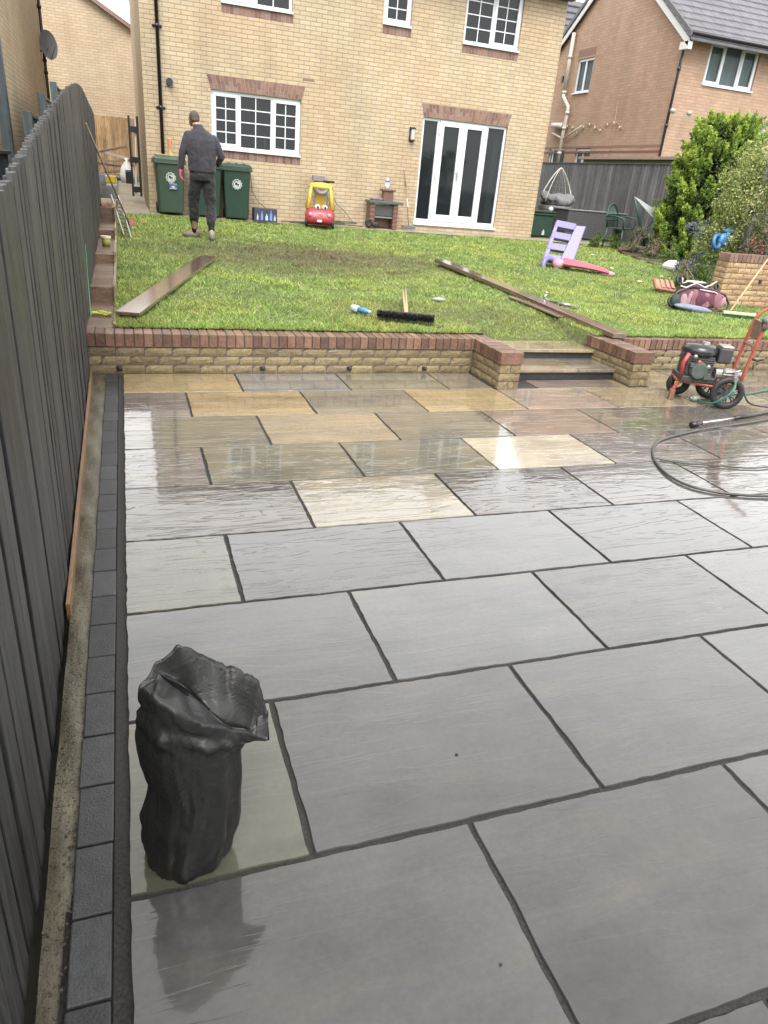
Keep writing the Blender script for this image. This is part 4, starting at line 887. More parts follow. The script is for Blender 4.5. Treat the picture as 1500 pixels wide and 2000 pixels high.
# black broom head with a pale handle
def broom(name,label,loc,rz,hl,headw,hm,bm,pitch,head_h=.07,head_d=.06,bristle=.06,roll=0):
    t=thing(name,label,'broom',loc,rz)
    mb=MB(); mb.box(-headw/2,headw/2,-head_d/2,head_d/2,bristle,bristle+head_h*.4); o=mb.build('head',hm,t,bevel=.006)
    mb=MB()
    n=int(headw/.010)
    for i in range(n):
        for j in range(5):
            x=-headw/2+(i+.5)*headw/n; y=-head_d/2+(j+.5)*head_d/5; dx,dy=random.uniform(-.012,.012),random.uniform(-.012,.012)
            mb.tube([(x,y,bristle),(x+dx,y+dy,0)],[.004,.0025],4)
    mb.build('bristles',bm,t)
    mb=MB(); c,s_=math.cos(pitch),math.sin(pitch); mb.tube([(0,0,bristle+head_h*.4),(0,c*hl,bristle+head_h*.4+s_*hl)],.013,8); mb.build('handle',M_WOODL,t,smooth=True); return t
M_BRIS=mat('black_bristle',(.008,.008,.008),.7,.3,20,0)
t=thing('broom','broom lying on the lawn with its wide black bristle head towards the wall','broom',(2.70,5.46,.385),R(-22))
mb=MB()
for i in range(58):
    for j in range(7):
        x=-.29+.58*(i+.5)/58; z=.075*(j+.5)/7+random.uniform(-.004,.004); mb.tube([(x,.03,z),(x+random.uniform(-.012,.012),-.055+random.uniform(-.015,.01),z+random.uniform(-.014,.012))],[.0048,.0028],4)
mb.build('bristles',M_BRIS,t)
mb=MB(); mb.box(-.29,.29,.03,.07,.005,.072); mb.build('head',M_BLACKM,t,bevel=.006)
mb=MB(); mb.tube([(.0,.06,.04),(-.08,1.22,.13)],.0135,8); mb.build('handle',M_WOODL,t,smooth=True)
o=MB(); o.tube([(2.79,5.66,.43),(3.20,6.84,.50)],.012,8); o=o.build('wooden_handle',M_WOODL,smooth=True); tag(o,'loose pale wooden handle lying beside the handle of the black broom','handle')
# bottle
mb=MB(); Mr=Matrix.Translation((2.33,5.78,.42))@Euler((0,R(90),R(-58))).to_matrix().to_4x4()
def rot_loft(mb,rings,M,n=14,m=None):
    vs=[]; k=len(rings)
    for z,r in rings:
        for j in range(n): th=2*math.pi*j/n; vs.append(M@Vector((math.cos(th)*r,math.sin(th)*r,z)))
    fs=[(i*n+j,i*n+(j+1)%n,(i+1)*n+(j+1)%n,(i+1)*n+j) for i in range(k-1) for j in range(n)]+[tuple(range(n-1,-1,-1)),tuple((k-1)*n+j for j in range(n))]
    mb.add(vs,fs,None,m)
t=thing('spray_bottle','pale bottle with a blue middle lying on the grass left of the broom','bottle',(2.33,5.78,.42)); T=Matrix.Translation((-2.33,-5.78,-.42))
mb=MB(); rot_loft(mb,[(-.12,.034),(-.11,.040),(-.04,.038),(-.03,.028)],Mr); o=mb.build('base',mat('pale_teal',(.33,.40,.40),.4),t,smooth=True); o.matrix_parent_inverse=T
mb=MB(); rot_loft(mb,[(-.03,.029),(.07,.028),(.09,.024)],Mr); o=mb.build('sleeve',mat('sky_blue',(.07,.24,.42),.4),t,smooth=True); o.matrix_parent_inverse=T
mb=MB(); rot_loft(mb,[(.09,.02),(.125,.016),(.13,.010)],Mr); o=mb.build('cap',mat('pale_teal2',(.35,.45,.52),.4),t,smooth=True); o.matrix_parent_inverse=T
# float / trowel beside the long plank
t=thing('trowel','grey plastering float with an upright handle on the grass beside the long plank','tool',(5.05,6.75,.40),R(-40))
mb=MB(); mb.box(-.20,.18,-.06,.06,.02,.028); mb.box(-.20,.18,-.062,-.055,.02,.05); mb.build('blade',mat('dark_metal',(.08,.085,.09),.35,metal=.5),t)
mb=MB(); mb.tube([(0,0,.03),(0,0,.07),(.02,0,.12)],[.02,.014,.018],10); mb.ell((.02,0,.13),(.022,.022,.018),10,6); mb.build('handle',M_STEEL,t,smooth=True)
t=thing('bolster','pale metal bolster lying at the right end of the plastering float','tool',(5.22,6.5,.40),R(-45))
mb=MB(); mb.tube([(-.08,0,.03),(.06,0,.03)],.022,8); mb.build('handle',M_STEEL,t,smooth=True); mb=MB(); mb.box(.06,.16,-.04,.04,.025,.033); mb.build('blade',M_STEEL,t)
mb=MB(); mb.ell((3.55,6.62,.425),(.09,.06,.02),10,5); o=mb.build('flat_stone',mat('stone_grey',(.25,.26,.26),.8)); tag(o,'small flat grey stone in the grass left of the long plank','stone')

# toy slide
t=thing('toy_slide','lilac and pink plastic toddler slide lying on the grass','slide',(7.15,9.9,.515)); Z0=.515
M_LIL=mat('lilac_plastic',(.155,.135,.29),.42,.08,5,.05); M_PNK=mat('pink_plastic',(.50,.16,.22),.42,.08,5,.05); M_PNK2=mat('pale_pink_plastic',(.50,.24,.29),.45,.08,5,.05)
A0=Vector((-.26,.12,.04)); A1=Vector((.02,.32,.74)); B0=Vector((.0,.0,.03)); B1=Vector((.36,.2,.70))
def side(p,q,w0,w1,th,mb):
    d=(q-p).normalized(); side_=d.cross(Vector((-.25,1,.1)).normalized()); 
    nrm=Vector((.86,-.42,.0)).normalized(); wv=d.cross(nrm).normalized()
    vs=[p-wv*0,p+nrm*w0,q+nrm*w1,q-wv*0]; vs=vs+[v+wv*th for v in vs]
    mb.add(vs,[(3,2,1,0),(4,5,6,7),(0,1,5,4),(1,2,6,5),(2,3,7,6),(3,0,4,7)])
mb=MB(); side(A0,A1,.09,.06,.03,mb); mb.build('side_rail',M_LIL,t,bevel=.01)
mb=MB(); side(B0,B1,.24,.17,.03,mb); mb.build('side_rail',M_LIL,t,bevel=.01)
for i in range(4):
    f=.10+.26*i; p=A0.lerp(A1,f); q=B0.lerp(B1,f); mb=MB(); d=(A1-A0).normalized(); n_=Vector((.2,-.5,.1))
    vs=[p+n_*.02,q+n_*.02,q+n_*.02+d*.115,p+n_*.02+d*.115]; vs=vs+[v+Vector((.10,.14,-.05)) for v in vs]
    mb.add(vs,[(0,1,2,3),(7,6,5,4),(4,5,1,0),(5,6,2,1),(6,7,3,2),(7,4,0,3)]); mb.build('rung',M_LIL,t,bevel=.008)
mb=MB(); mb.torus((-.15,.02,.02),.13,.045,Euler((R(75),0,R(10))).to_matrix(),20,8,R(-10),R(190)); mb.torus((.05,-.08,.0),.12,.04,Euler((R(75),0,R(10))).to_matrix(),20,8,R(-10),R(190)); mb.build('hinge_hoops',M_LIL,t,smooth=True)
mb=MB(); n=14
sec=[(-.17,.16),(-.17,.05),(-.12,.012),(.12,.012),(.17,.05),(.17,.12),(.145,.12),(.145,.05),(.11,.03),(-.11,.03),(-.145,.06),(-.145,.16)]
vs=[]; 
for i in range(n+1):
    f=i/n; c=Vector((.02,-.12,0)).lerp(Vector((.72,-.48,0)),f); dr=Vector((.70,-.36,0)).normalized(); pr_=Vector((-dr.y,dr.x,0))
    hz_=.03*math.sin(f*3.1)+ (.05*(1-f)**3) ; k=1-.5*max(0,f-.9)*8*.3; e_=.55 if i==n else 1
    for (a,b2) in sec: vs.append(c+pr_*a*k+Vector((0,0,.0+hz_+b2*(1-.55*f)*e_)))
K=len(sec); mb.add(vs,[(i*K+j,i*K+(j+1)%K,(i+1)*K+(j+1)%K,(i+1)*K+j) for i in range(n) for j in range(K)]+[tuple(range(K-1,-1,-1)),tuple(n*K+j for j in range(K))])
mb.build('chute',M_PNK,t,smooth=False,bevel=.004)
mb=MB(); mb.ell((-.02,-.06,.07),(.10,.13,.09),14,8); mb.build('chute_top',M_PNK2,t,smooth=True)
mb=MB(); mb.ell((.70,-.47,.0),(.16,.11,.05),14,8); mb.build('chute_foot',M_PNK2,t,smooth=True)

# ================================================================ wheelie bins
def bin_logo(t,cx,cz,y,sc,m):
    mb=MB(); Mx=Euler((R(90),0,0)).to_matrix(); c=(cx,y,cz)
    mb.torus(c,.083*sc,.006*sc,Mx,26,4,0,math.pi*2,flat=.3)
    mb.torus(c,.060*sc,.009*sc,Mx,22,4,R(200),R(430),flat=.3)
    mb.torus((cx-.012*sc,y,cz+.005*sc),.040*sc,.009*sc,Mx,18,4,R(30),R(250),flat=.3)
    mb.torus((cx+.02*sc,y,cz-.008*sc),.028*sc,.009*sc,Mx,14,4,R(-60),R(120),flat=.3)
    mb.torus((cx+.0,y,cz-.02*sc),.018*sc,.007*sc,Mx,12,4,R(150),R(380),flat=.3)
    for k in range(22):
        if k%2: a=2*math.pi*k/22; mb.cbox((cx+math.cos(a)*.098*sc,y,cz+math.sin(a)*.098*sc),(.010*sc,.002,.012*sc),ry=-a)
    mb.build('recycling_emblem',m,t)
M_DECAL=mat('decal_white',(.42,.46,.42),.5,.05,4,0)
def wheelie_bin(label,loc,rz,m,lidm,logo=True,sticker=False):
    t=thing('wheelie_bin',label,'bin',loc,rz,'wheelie bins along the house wall')
    mb=MB(); H=.95
    def ring(z,w,dpt,y0): 
        r_=.035; pts=[]
        for (sx,sy,a0) in ((1,-1,-90),(1,1,0),(-1,1,90),(-1,-1,180)):
            for k in range(4):
                a=R(a0+k*30); pts.append((sx*(w/2-r_)+math.cos(a)*r_, y0+sy*(dpt/2-r_)+math.sin(a)*r_, z))
        return pts
    rs=[ring(.03,.44,.46,.04),ring(.06,.45,.47,.04),ring(.9,.53,.58,0),ring(H,.535,.59,0)]; n=16
    mb.add([p for q in rs for p in q],[(i*n+j,i*n+(j+1)%n,(i+1)*n+(j+1)%n,(i+1)*n+j) for i in range(3) for j in range(n)]+[tuple(range(n-1,-1,-1)),tuple(3*n+j for j in range(n))],.5)
    mb.box(-.30,.30,-.315,-.28,.90,.955); mb.box(-.30,-.262,-.30,.30,.90,.955); mb.box(.262,.30,-.30,.30,.90,.955)
    mb.build('body',m,t,bevel=.004)
    lid=MB(); rr=[ring(.957,.60,.64,0),ring(.985,.60,.64,0),ring(1.02,.52,.55,0),ring(1.035,.40,.42,0)]
    lid.add([p for q in rr for p in q],[(i*n+j,i*n+(j+1)%n,(i+1)*n+(j+1)%n,(i+1)*n+j) for i in range(3) for j in range(n)]+[tuple(range(n-1,-1,-1)),tuple(3*n+j for j in range(n))],.5)
    for x in (-.15,0,.15): lid.box(x-.012,x+.012,-.26,.24,1.02,1.045)
    lid.build('lid',lidm,t,bevel=.003)
    mb=MB(); mb.tube([(-.28,.36,.98),(.28,.36,.98)],.016,8); mb.tube([(-.24,.30,.96),(-.24,.36,.98)],.016,6); mb.tube([(.24,.30,.96),(.24,.36,.98)],.016,6); mb.build('handle',m,t,smooth=True)
    for x in (-.235,.235):
        mb=MB(); Mx=Euler((0,R(90),0)).to_matrix(); mb.torus((x,.24,.1),.075,.025,Mx,18,8); mb.cbox((x,.24,.1),(.02,.11,.11)); mb.build('wheel',M_BLACKM,t,smooth=False)
    if logo: bin_logo(t,0,.66,-.279,1,M_DECAL)
    if sticker:
        mb=MB(); mb.box(-.035,.115,-.268,-.2625,.455,.535); mb.mi=1; mb.loft([(.04,-.2695,.50,.035,.014),(.04,-.2685,.50,.035,.014)],12,ax='y'); mb.box(-.03,.10,-.2705,-.2685,.463,.473); mb.box(-.03,.11,-.2715,-.268,.546,.556)
        s_=mb.build('sticker',[mat('sticker_blue',(.05,.07,.28),.4,.05,4,0),M_DECAL],t)
    return t
lidf=mat('lid_top_faded',(.045,.075,.05),.4,.2,5,.1)
wheelie_bin('green wheelie bin on the left, under the downpipe, with a blue sticker below its emblem',(.99,14.62,.69),R(2),M_GREENBL,lidf,True,True)
wheelie_bin('dark green wheelie bin half hidden behind the man walking past',(1.72,14.66,.675),R(-2),M_GREENB,M_GREENB,False)
wheelie_bin('dark green wheelie bin on the right, under the kitchen window, with a round emblem',(2.29,14.60,.67),R(-4),M_GREENB,M_GREENB,True)
# board and bottle on the left bin
mb=MB(); mb.cbox((1.0,14.60,1.74),(.52,.30,.018),R(3)); o=mb.build('board_offcut',M_WOODL,bevel=.004); tag(o,'flat pale board resting on the lid of the left wheelie bin','board')
t=thing('spray_can','orange and yellow can standing on the board on the left bin','can',(1.02,14.55,1.75))
mb=MB(); mb.loft([(0,0,.10,.045,.045),(0,0,.27,.045,.045),(0,0,.29,.03,.03)],12); mb.build('top',mat('orange_tin',(.40,.19,.11),.4,.2,20,0),t,smooth=False)
mb=MB(); mb.loft([(0,0,.0,.046,.046),(0,0,.10,.046,.046)],12); mb.build('band',mat('yellow_tin',(.36,.30,.10),.4),t)
# cable from the window sill to the box
mb=MB(); mb.tube([(2.62,14.9,1.62),(2.64,14.9,1.4),(2.66,14.88,1.2),(2.8,14.85,1.0),(2.98,14.8,.88)],.008,5); mb.tube([(2.6,14.9,1.55),(2.58,14.88,.75)],.007,5); o=mb.build('cable',mat('cable_brown',(.12,.08,.06),.5),smooth=True); tag(o,'thin dark cable hanging beside the right wheelie bin','cable')
# printed carton
t=thing('printed_carton','low dark carton printed with pale bottle shapes beside the right wheelie bin','carton',(2.86,14.52,.665),R(3))
mb=MB(); mb.box(-.24,.24,-.11,.11,0,.25); mb.build('box',mat('carton_navy',(.03,.035,.06),.5),t,bevel=.004)
mb=MB()
for k,(x,h,w) in enumerate(((-.17,.12,.03),(-.08,.17,.045),(.02,.12,.05),(.11,.19,.05),(.19,.10,.035))):
    mb.mi=k%2; mb.box(x-w/2,x+w/2,-.114,-.1105,.03,.03+h*.7); mb.box(x-w/5,x+w/5,-.114,-.1105,.03+h*.7,.03+h)
mb.build('print',[M_DECAL,mat('carton_blue',(.12,.22,.55),.5)],t)

# ================================================================ toy car
t=thing('toy_car','red plastic ride-on toy car with a yellow roof against the house wall','toy car',(3.93,14.08,.655),R(-14))
M_TR=mat('toy_red',(.34,.04,.055),.35,.08,4,0); M_TY=mat('toy_yellow',(.48,.35,.05),.38,.08,4,0)
mb=MB()
prof=[(-.30,.10,.20),(-.31,.20,.34),(-.29,.32,.40)]
rings=[]
def body_ring(z,hw,y0,y1,n=24):
    pts=[]
    for j in range(n):
        th=2*math.pi*j/n; x=math.copysign(abs(math.cos(th))**.55,math.cos(th))*hw; y=(y0+y1)/2+math.copysign(abs(math.sin(th))**.55,math.sin(th))*(y1-y0)/2
        pts.append((x,y,z+(.025*math.cos(x*12) if z<.12 else 0)))
    return pts
rr=[body_ring(.07,.24,-.30,.30),body_ring(.12,.30,-.38,.35),body_ring(.22,.31,-.37,.36),body_ring(.32,.285,-.31,.35),body_ring(.36,.255,-.25,.33)]
n=24; mb.add([p for q in rr for p in q],[(i*n+j,i*n+(j+1)%n,(i+1)*n+(j+1)%n,(i+1)*n+j) for i in range(4) for j in range(n)]+[tuple(range(n-1,-1,-1)),tuple(4*n+j for j in range(n))])
mb.build('body',M_TR,t,smooth=True)
mb=MB(); mb.tube([(-.25,-.16,.34),(-.20,-.06,.72),(-.17,.02,.80)],[.05,.035,.035],8); mb.build('roof_post',M_TY,t,smooth=True)
mb=MB(); mb.tube([(.25,-.16,.34),(.20,-.06,.72),(.17,.02,.80)],[.05,.035,.035],8); mb.build('roof_post',M_TY,t,smooth=True)
mb=MB(); mb.tube([(-.26,.24,.34),(-.21,.24,.74)],[.05,.035],8); mb.build('roof_post',M_TY,t,smooth=True)
mb=MB(); mb.tube([(.26,.24,.34),(.21,.24,.74)],[.05,.035],8); mb.build('roof_post',M_TY,t,smooth=True)
mb=MB(); mb.loft([(0,.10,.73,.255,.235),(0,.10,.79,.25,.22),(0,.11,.83,.19,.16),(0,.11,.845,.08,.07)],22); mb.build('roof',M_TY,t,smooth=True)
mb=MB(); mb.box(-.12,.12,.15,.19,.34,.62); mb.build('seat_back',M_TY,t,bevel=.02)
for s_ in (-1,1):
    mb=MB(); mb.ell((s_*.075+.02,-.245,.385),(.06,.05,.055),12,8); o=mb.build('eye',M_WHITE,t,smooth=True)
    mb=MB(); mb.ell((s_*.075+.03,-.29,.385),(.022,.012,.03),10,6); mb.build('pupil',M_BLACK,o,smooth=True)
    mb=MB(); mb.ell((s_*.19,-.345,.25),(.042,.03,.042),12,8); mb.build('headlight',M_PNK2,t,smooth=True)
    for yy in (-.22,.24):
        mb=MB(); mb.torus((s_*.27,yy,.085),.06,.028,Euler((0,R(90),0)).to_matrix(),18,8); mb.ell((s_*.27,yy,.085),(.02,.05,.05),10,6); mb.build('wheel',M_BLACKM,t,smooth=True)
mb=MB(); mb.torus((0,-.37,.285),.06,.010,Euler((R(90),0,0)).to_matrix(),14,6,R(200),R(340)); mb.ell((0,-.375,.27),(.045,.012,.012),10,6); mb.build('grille',M_PNK2,t,smooth=True)
mb=MB(); mb.cbox((0,-.385,.14),(.10,.01,.045)); mb.build('number_plate',M_DECAL,t)
# grey machine behind the toy car
t=thing('hose_reel','grey reel with a black handle hanging on the wall behind the toy car','reel',(4.12,14.8,1.3))
mb=MB(); mb.torus((0,0,.12),.14,.05,Euler((R(90),0,0)).to_matrix(),22,8); mb.box(-.2,.05,-.08,.05,.22,.32); mb.tube([(.12,0,.1),(.18,-.02,-.15),(.12,-.02,-.35)],.035,8); mb.build('drum',mat('reel_grey',(.17,.165,.175),.5),t,smooth=False)
mb=MB(); mb.cbox((.14,-.08,.22),(.24,.05,.045)); mb.build('handle',M_BLACK,t,bevel=.01)
mb=MB(); mb.ell((0,-.06,-.22),(.11,.06,.17),12,8); mb.build('bag',mat('reel_dark',(.05,.045,.045),.6),t,smooth=True)
mb=MB(); pts=[(4.35,14.85,1.3),(4.5,14.9,1.1),(4.7,14.9,.95),(4.85,14.9,.8),(4.9,14.85,.72)]; mb.tube(pts,.008,5)
for k in range(5): mb.torus((3.55+.28*k,14.6+random.uniform(-.1,.1),.69+.015*k),.16+.02*k,.011,None,22,5)
mb.tube([(3.2,14.5,.69),(3.5,14.6,.7),(4.2,14.62,.71),(4.9,14.6,.7),(5.05,14.65,.69)],.011,5)
o=mb.build('hose',mat('old_hose',(.07,.075,.06),.5),smooth=True); tag(o,'dark tangled hose lying on the path around the toy car','hose')
# play kitchen / potting bench
t=thing('play_workbench','brown and green toy workbench with a small back shelf against the wall','workbench',(5.52,14.72,.68),R(-2))
M_BR=mat('brown_plastic',(.13,.065,.05),.45,.12,6,.05); M_DG=mat('dark_green_plastic',(.06,.085,.07),.4,.12,6,.05)
for x in (-.29,.24):
    mb=MB(); mb.box(x-.045,x+.055,-.16,.16,0,.50)
    for k in range(5): mb.box(x-.052,x+.062,-.168,.165,.06+k*.09,.10+k*.09)
    mb.build('leg',M_BR,t,bevel=.006)
mb=MB(); mb.box(-.37,.40,-.2,.2,.50,.56); mb.build('worktop',M_DG,t,bevel=.01)
mb=MB(); mb.box(-.235,.20,-.12,-.09,.25,.48); mb.build('oven_door',mat('charcoal_plastic',(.055,.055,.06),.4),t,bevel=.008)
mb=MB(); mb.box(-.235,.20,-.13,.14,.21,.24); mb.build('shelf',mat('mid_grey_plastic',(.16,.15,.15),.5),t,bevel=.005)
mb=MB(); mb.box(-.235,.20,.08,.1,.02,.21); mb.build('back_panel',M_BR,t)
mb=MB(); mb.box(-.02,.21,-.02,.14,.56,.76); mb.box(-.06,.25,-.05,.16,.76,.80); mb.build('back_shelf',M_BR,t,bevel=.006)
mb=MB(); mb.torus((-.36,-.17,.10),.06,.03,Euler((R(90),0,0)).to_matrix(),16,8); mb.ell((-.2,-.19,.07),(.09,.03,.06),10,6); mb.build('wheel_set',M_BLACKM,t,smooth=True)
mb=MB(); 
for k in range(9): mb.ell((-.30+.03*k,random.uniform(-.15,.05),.585),(.035,.03,.03),7,5)
mb.build('loose_bits',mat('mauve_bits',(.17,.12,.17),.5,.4,20,0),t)
t=thing('drinks_bottle','clear bottle with a purple collar standing on the toy workbench','bottle',(5.58,14.74,1.48))
mb=MB(); mb.loft([(0,0,0,.045,.045),(0,0,.13,.045,.045)],14); mb.build('body',mat('bottle_pale',(.55,.66,.70),.2,.2,15,0),t,smooth=True)
mb=MB(); mb.loft([(0,0,.13,.05,.05),(0,0,.17,.045,.045)],14); mb.build('collar',mat('collar_purple',(.17,.10,.42),.3),t)
mb=MB(); mb.loft([(0,0,.17,.035,.035),(0,0,.22,.025,.025)],12); mb.build('cap',mat('cap_grey',(.45,.45,.50),.3),t)
# slim broom against the wall
t=thing('yard_broom','thin broom leaning on the house wall left of the french doors','broom',(6.18,14.78,.70))
mb=MB(); mb.tube([(0,0,.06),(-.08,.17,.85)],.009,6,m=0); mb.tube([(-.08,.17,.85),(-.15,.20,1.2)],.009,6); mb.build('handle',mat('handle_brown',(.22,.12,.07),.5),t,smooth=True)
mb=MB(); mb.tube([(-.03,.07,.45),(-.055,.12,.62)],.013,6); mb.build('grip',M_WHITE,t)
mb=MB(); mb.box(-.16,.16,-.035,.035,0,.065); mb.build('head',mat('broom_head_grey',(.10,.11,.11),.5),t,bevel=.01)

# ================================================================ the man
MX,MY,MZ=1.25,11.1,.545
man=MB()
def limb(mb,pts,n=12,flat=1.0): mb.tube([p[:3] for p in pts],[p[3] for p in pts],n,flat=flat)
man.ell((-.055,.075,1.705),(.074,.092,.103),18,12); man.ell((-.078,.135,1.655),(.052,.05,.062),12,8)    # skull, face
man.ell((-.10,.185,1.655),(.016,.02,.026),8,6)                                                     # nose
man.ell((-.130,.07,1.70),(.012,.022,.034),8,6); man.ell((.020,.085,1.70),(.012,.022,.034),8,6)     # ears
limb(man,[(-.048,.05,1.66,.056),(-.015,.0,1.58,.06),(.01,-.01,1.5,.075)])
man.loft([(.03,0,.93,.16,.11),(.03,0,1.1,.15,.10),(.03,0,1.35,.18,.115),(.03,0,1.5,.15,.08)],16)
def arm(mb,s,P,k=0): limb(mb,[(P[0][0],P[0][1],P[0][2],.056+k),(P[1][0],P[1][1],P[1][2],.043+k),(P[2][0],P[2][1],P[2][2],.030+k)])
LA=[(-.16,0,1.46),(-.255,-.02,1.22),(-.285,.02,1.0)]; RA=[(.22,0,1.44),(.335,-.02,1.22),(.30,.2,1.10)]
arm(man,-1,LA); arm(man,1,RA)
LL=[(-.055,0,.95),(-.10,.13,.53),(-.085,.23,.12)]; RL=[(.12,0,.95),(.155,.03,.50),(.15,-.08,.12)]
for Q in (LL,RL): limb(man,[Q[0]+(.085,),Q[1]+(.055,),((Q[1][0]+Q[2][0])/2,(Q[1][1]+Q[2][1])/2-.02,(Q[1][2]+Q[2][2])/2,.05),Q[2]+(.036,)])
limb(man,[(-.085,.23,.13,.036),(-.12,.24,.06,.035),(-.2,.25,.03,.03)]); limb(man,[(.15,-.08,.13,.036),(.15,0,.06,.035),(.15,.08,.03,.03)])
def hand(mb,w,d,s,k=0):
    """w wrist, d direction of the hand (down the fingers), s thumb side"""
    w=Vector(w); d=Vector(d).normalized(); s=Vector(s).normalized(); f=d.cross(s).normalized()
    for j in range(4): 
        a=w+s*(.028-.0185*j); mb.tube([a+d*.0,a+d*.05,a+d*.09],[.014+k,.0135+k,.012+k],8)
        L_=(.068,.078,.072,.055)[j]; b=a+d*.088; mb.tube([b,b+d*L_*.45+f*.010,b+d*L_*.8+f*.028,b+d*L_*.95+f*.042],[.0095+k,.009+k,.0082+k,.007+k],8)
    a=w+s*.028+d*.025; mb.tube([a,a+s*.022+d*.03+f*.01,a+s*.028+d*.06+f*.02],[.0125+k,.011+k,.009+k],8)
hand(man,LA[2],(-.05,.10,-1),(.25,1,.1)); hand(man,RA[2],(-.2,1,-.2),(-.9,.1,.4))
M_SKIN=mat('skin',(.34,.20,.145),.55,.08,14,.05)
pb=man.build('person',M_SKIN,smooth=True,loc=(MX,MY,MZ)); remesh(pb,.0075,3)
tag(pb,'man seen from behind in dark jacket and black trousers, one pink glove showing','person')
def cloth(name,mb,m,vox=.010,fold=.012,scale=.09,sm=3):
    o=mb.build(name,m,pb,smooth=True); remesh(o,vox,sm)
    tx=bpy.data.textures.new(name+'_folds','CLOUDS'); tx.noise_scale=scale; tx.noise_depth=2
    dm=o.modifiers.new('folds','DISPLACE'); dm.texture=tx; dm.strength=fold; dm.mid_level=.5; dm.texture_coords='LOCAL'; return o
def mat_cloth(name,col,rough=.85):
    m,t,b=newmat(name); o=N(t,'TexCoord').outputs['Object']; n1=noise(t,mapping(t,o,(1,1,.5)),9,4,.6,.6); n2=noise(t,o,120,2)
    t.links.new(ramp(t,n1,[(.3,tuple(c*.75 for c in col)),(.7,tuple(c*1.3 for c in col))]),b.inputs['Base Color']); b.inputs['Roughness'].default_value=rough; b.inputs['Sheen Weight'].default_value=.15
    p=bump(t,n2,.3,.002,None); bump(t,n1,.8,.025,b,p); return m
M_JK=mat_cloth('jacket_cloth',(.027,.026,.033)); M_JK2=mat_cloth('sleeve_cloth',(.020,.020,.024)); M_TR2=mat_cloth('trouser_cloth',(.009,.009,.010)); M_KNEE=mat_cloth('knee_panel',(.045,.047,.05))
jk=MB(); jk.loft([(.035,0,.975,.200,.14),(.04,0,1.02,.212,.145),(.035,-.01,1.15,.212,.145),(.03,-.01,1.32,.235,.15),(.03,-.01,1.42,.235,.14),(.028,-.01,1.485,.20,.115),(.02,-.01,1.53,.15,.10),(.01,-.01,1.56,.10,.085),(-.005,.0,1.60,.072,.072),(-.012,.002,1.625,.070,.070)],20)
for Q,e in ((LA,0),(RA,0)):
    sl_=jk; limb(sl_,[(Q[0][0],Q[0][1],Q[0][2]-.01,.076),(Q[0][0]*.5+Q[1][0]*.5,Q[0][1]*.5+Q[1][1]*.5,Q[0][2]*.5+Q[1][2]*.5,.066),Q[1]+(.057,),Q[2]+(.044,)]); sl_.ell(Q[0],(.074,.076,.070),12,8)
cloth('jacket',jk,M_JK,.009,.016,.08,4)
tr=MB(); tr.loft([(.035,0,1.02,.165,.12),(.035,0,.93,.178,.135),(.035,0,.86,.17,.135)],18)
for Q in (LL,RL):
    kx,ky,kz=Q[1]; limb(tr,[Q[0]+(.104,),((Q[0][0]+kx)/2,(Q[0][1]+ky)/2,(Q[0][2]+kz)/2,.100),(kx,ky,kz,.088),((kx+Q[2][0])/2,(ky+Q[2][1])/2-.02,(kz+Q[2][2])/2,.082),(Q[2][0],Q[2][1],.25,.064),(Q[2][0],Q[2][1],.20,.052)])
cloth('trousers',tr,M_TR2,.010,.034,.075)
for Q in (LL,RL):
    mb=MB(); limb(mb,[((Q[1][0]+Q[2][0])/2,(Q[1][1]+Q[2][1])/2-.02,(Q[1][2]+Q[2][2])/2,.053),(Q[2][0],Q[2][1],.20,.047),(Q[2][0],Q[2][1],.08,.045)]); mb.build('sock',M_BLACKM,pb,smooth=True)
M_BOOT=mat('tan_boot',(.16,.125,.09),.7,.25,14,.3)
def boot(c,ang,m):
    mb=MB(); Mx=Matrix.Translation(c)@Matrix.Rotation(ang,4,'Z')
    mb.ell(Mx@Vector((0,.06,.045)),(.052,.15,.05),14,8,Mx.to_3x3()); mb.ell(Mx@Vector((0,-.02,.085)),(.050,.07,.075),14,8,Mx.to_3x3())
    o=mb.build('boot',m,pb,smooth=True); remesh(o,.008,2)
    mb=MB(); mb.loft([(0,.06,0,.055,.155),(0,.06,.022,.055,.155)],18); 
    for i,v in enumerate(mb.v): mb.v[i]=tuple(Mx@Vector(v))
    mb.build('sole',mat('boot_sole',(.06,.05,.045),.8),o)
boot((-.075,.24,.0),R(82),M_BOOT); boot((.15,-.10,.0),R(-4),mat('pale_boot',(.24,.22,.175),.7,.25,14,.3))
gl=MB(); hand(gl,LA[2],(-.05,.10,-1),(.25,1,.1),.003); limb(gl,[(LA[2][0],LA[2][1],LA[2][2]+.02,.035),(LA[2][0],LA[2][1],LA[2][2]-.04,.034)],10); o=gl.build('glove',mat('pink_glove',(.48,.10,.18),.6,.1,20,.1),pb,smooth=True); remesh(o,.005,1)
gl=MB(); hand(gl,RA[2],(-.2,1,-.2),(-.9,.1,.4),.003); o=gl.build('glove',MC['pink_glove'],pb,smooth=True); remesh(o,.005,1)
hr=MB(); hr.ell((-.053,.062,1.722),(.0775,.0945,.090),18,12); hr.ell((-.05,.02,1.685),(.066,.06,.045),12,8); o=hr.build('hair',mat('cropped_hair',(.075,.058,.045),.85,.3,90,.4),pb,smooth=True); remesh(o,.007,2)
mb=MB(); mb.cbox((.005,-.088,1.545),(.05,.006,.012),R(0)); mb.build('neck_label',mat('label_green',(.10,.22,.18),.7),pb)

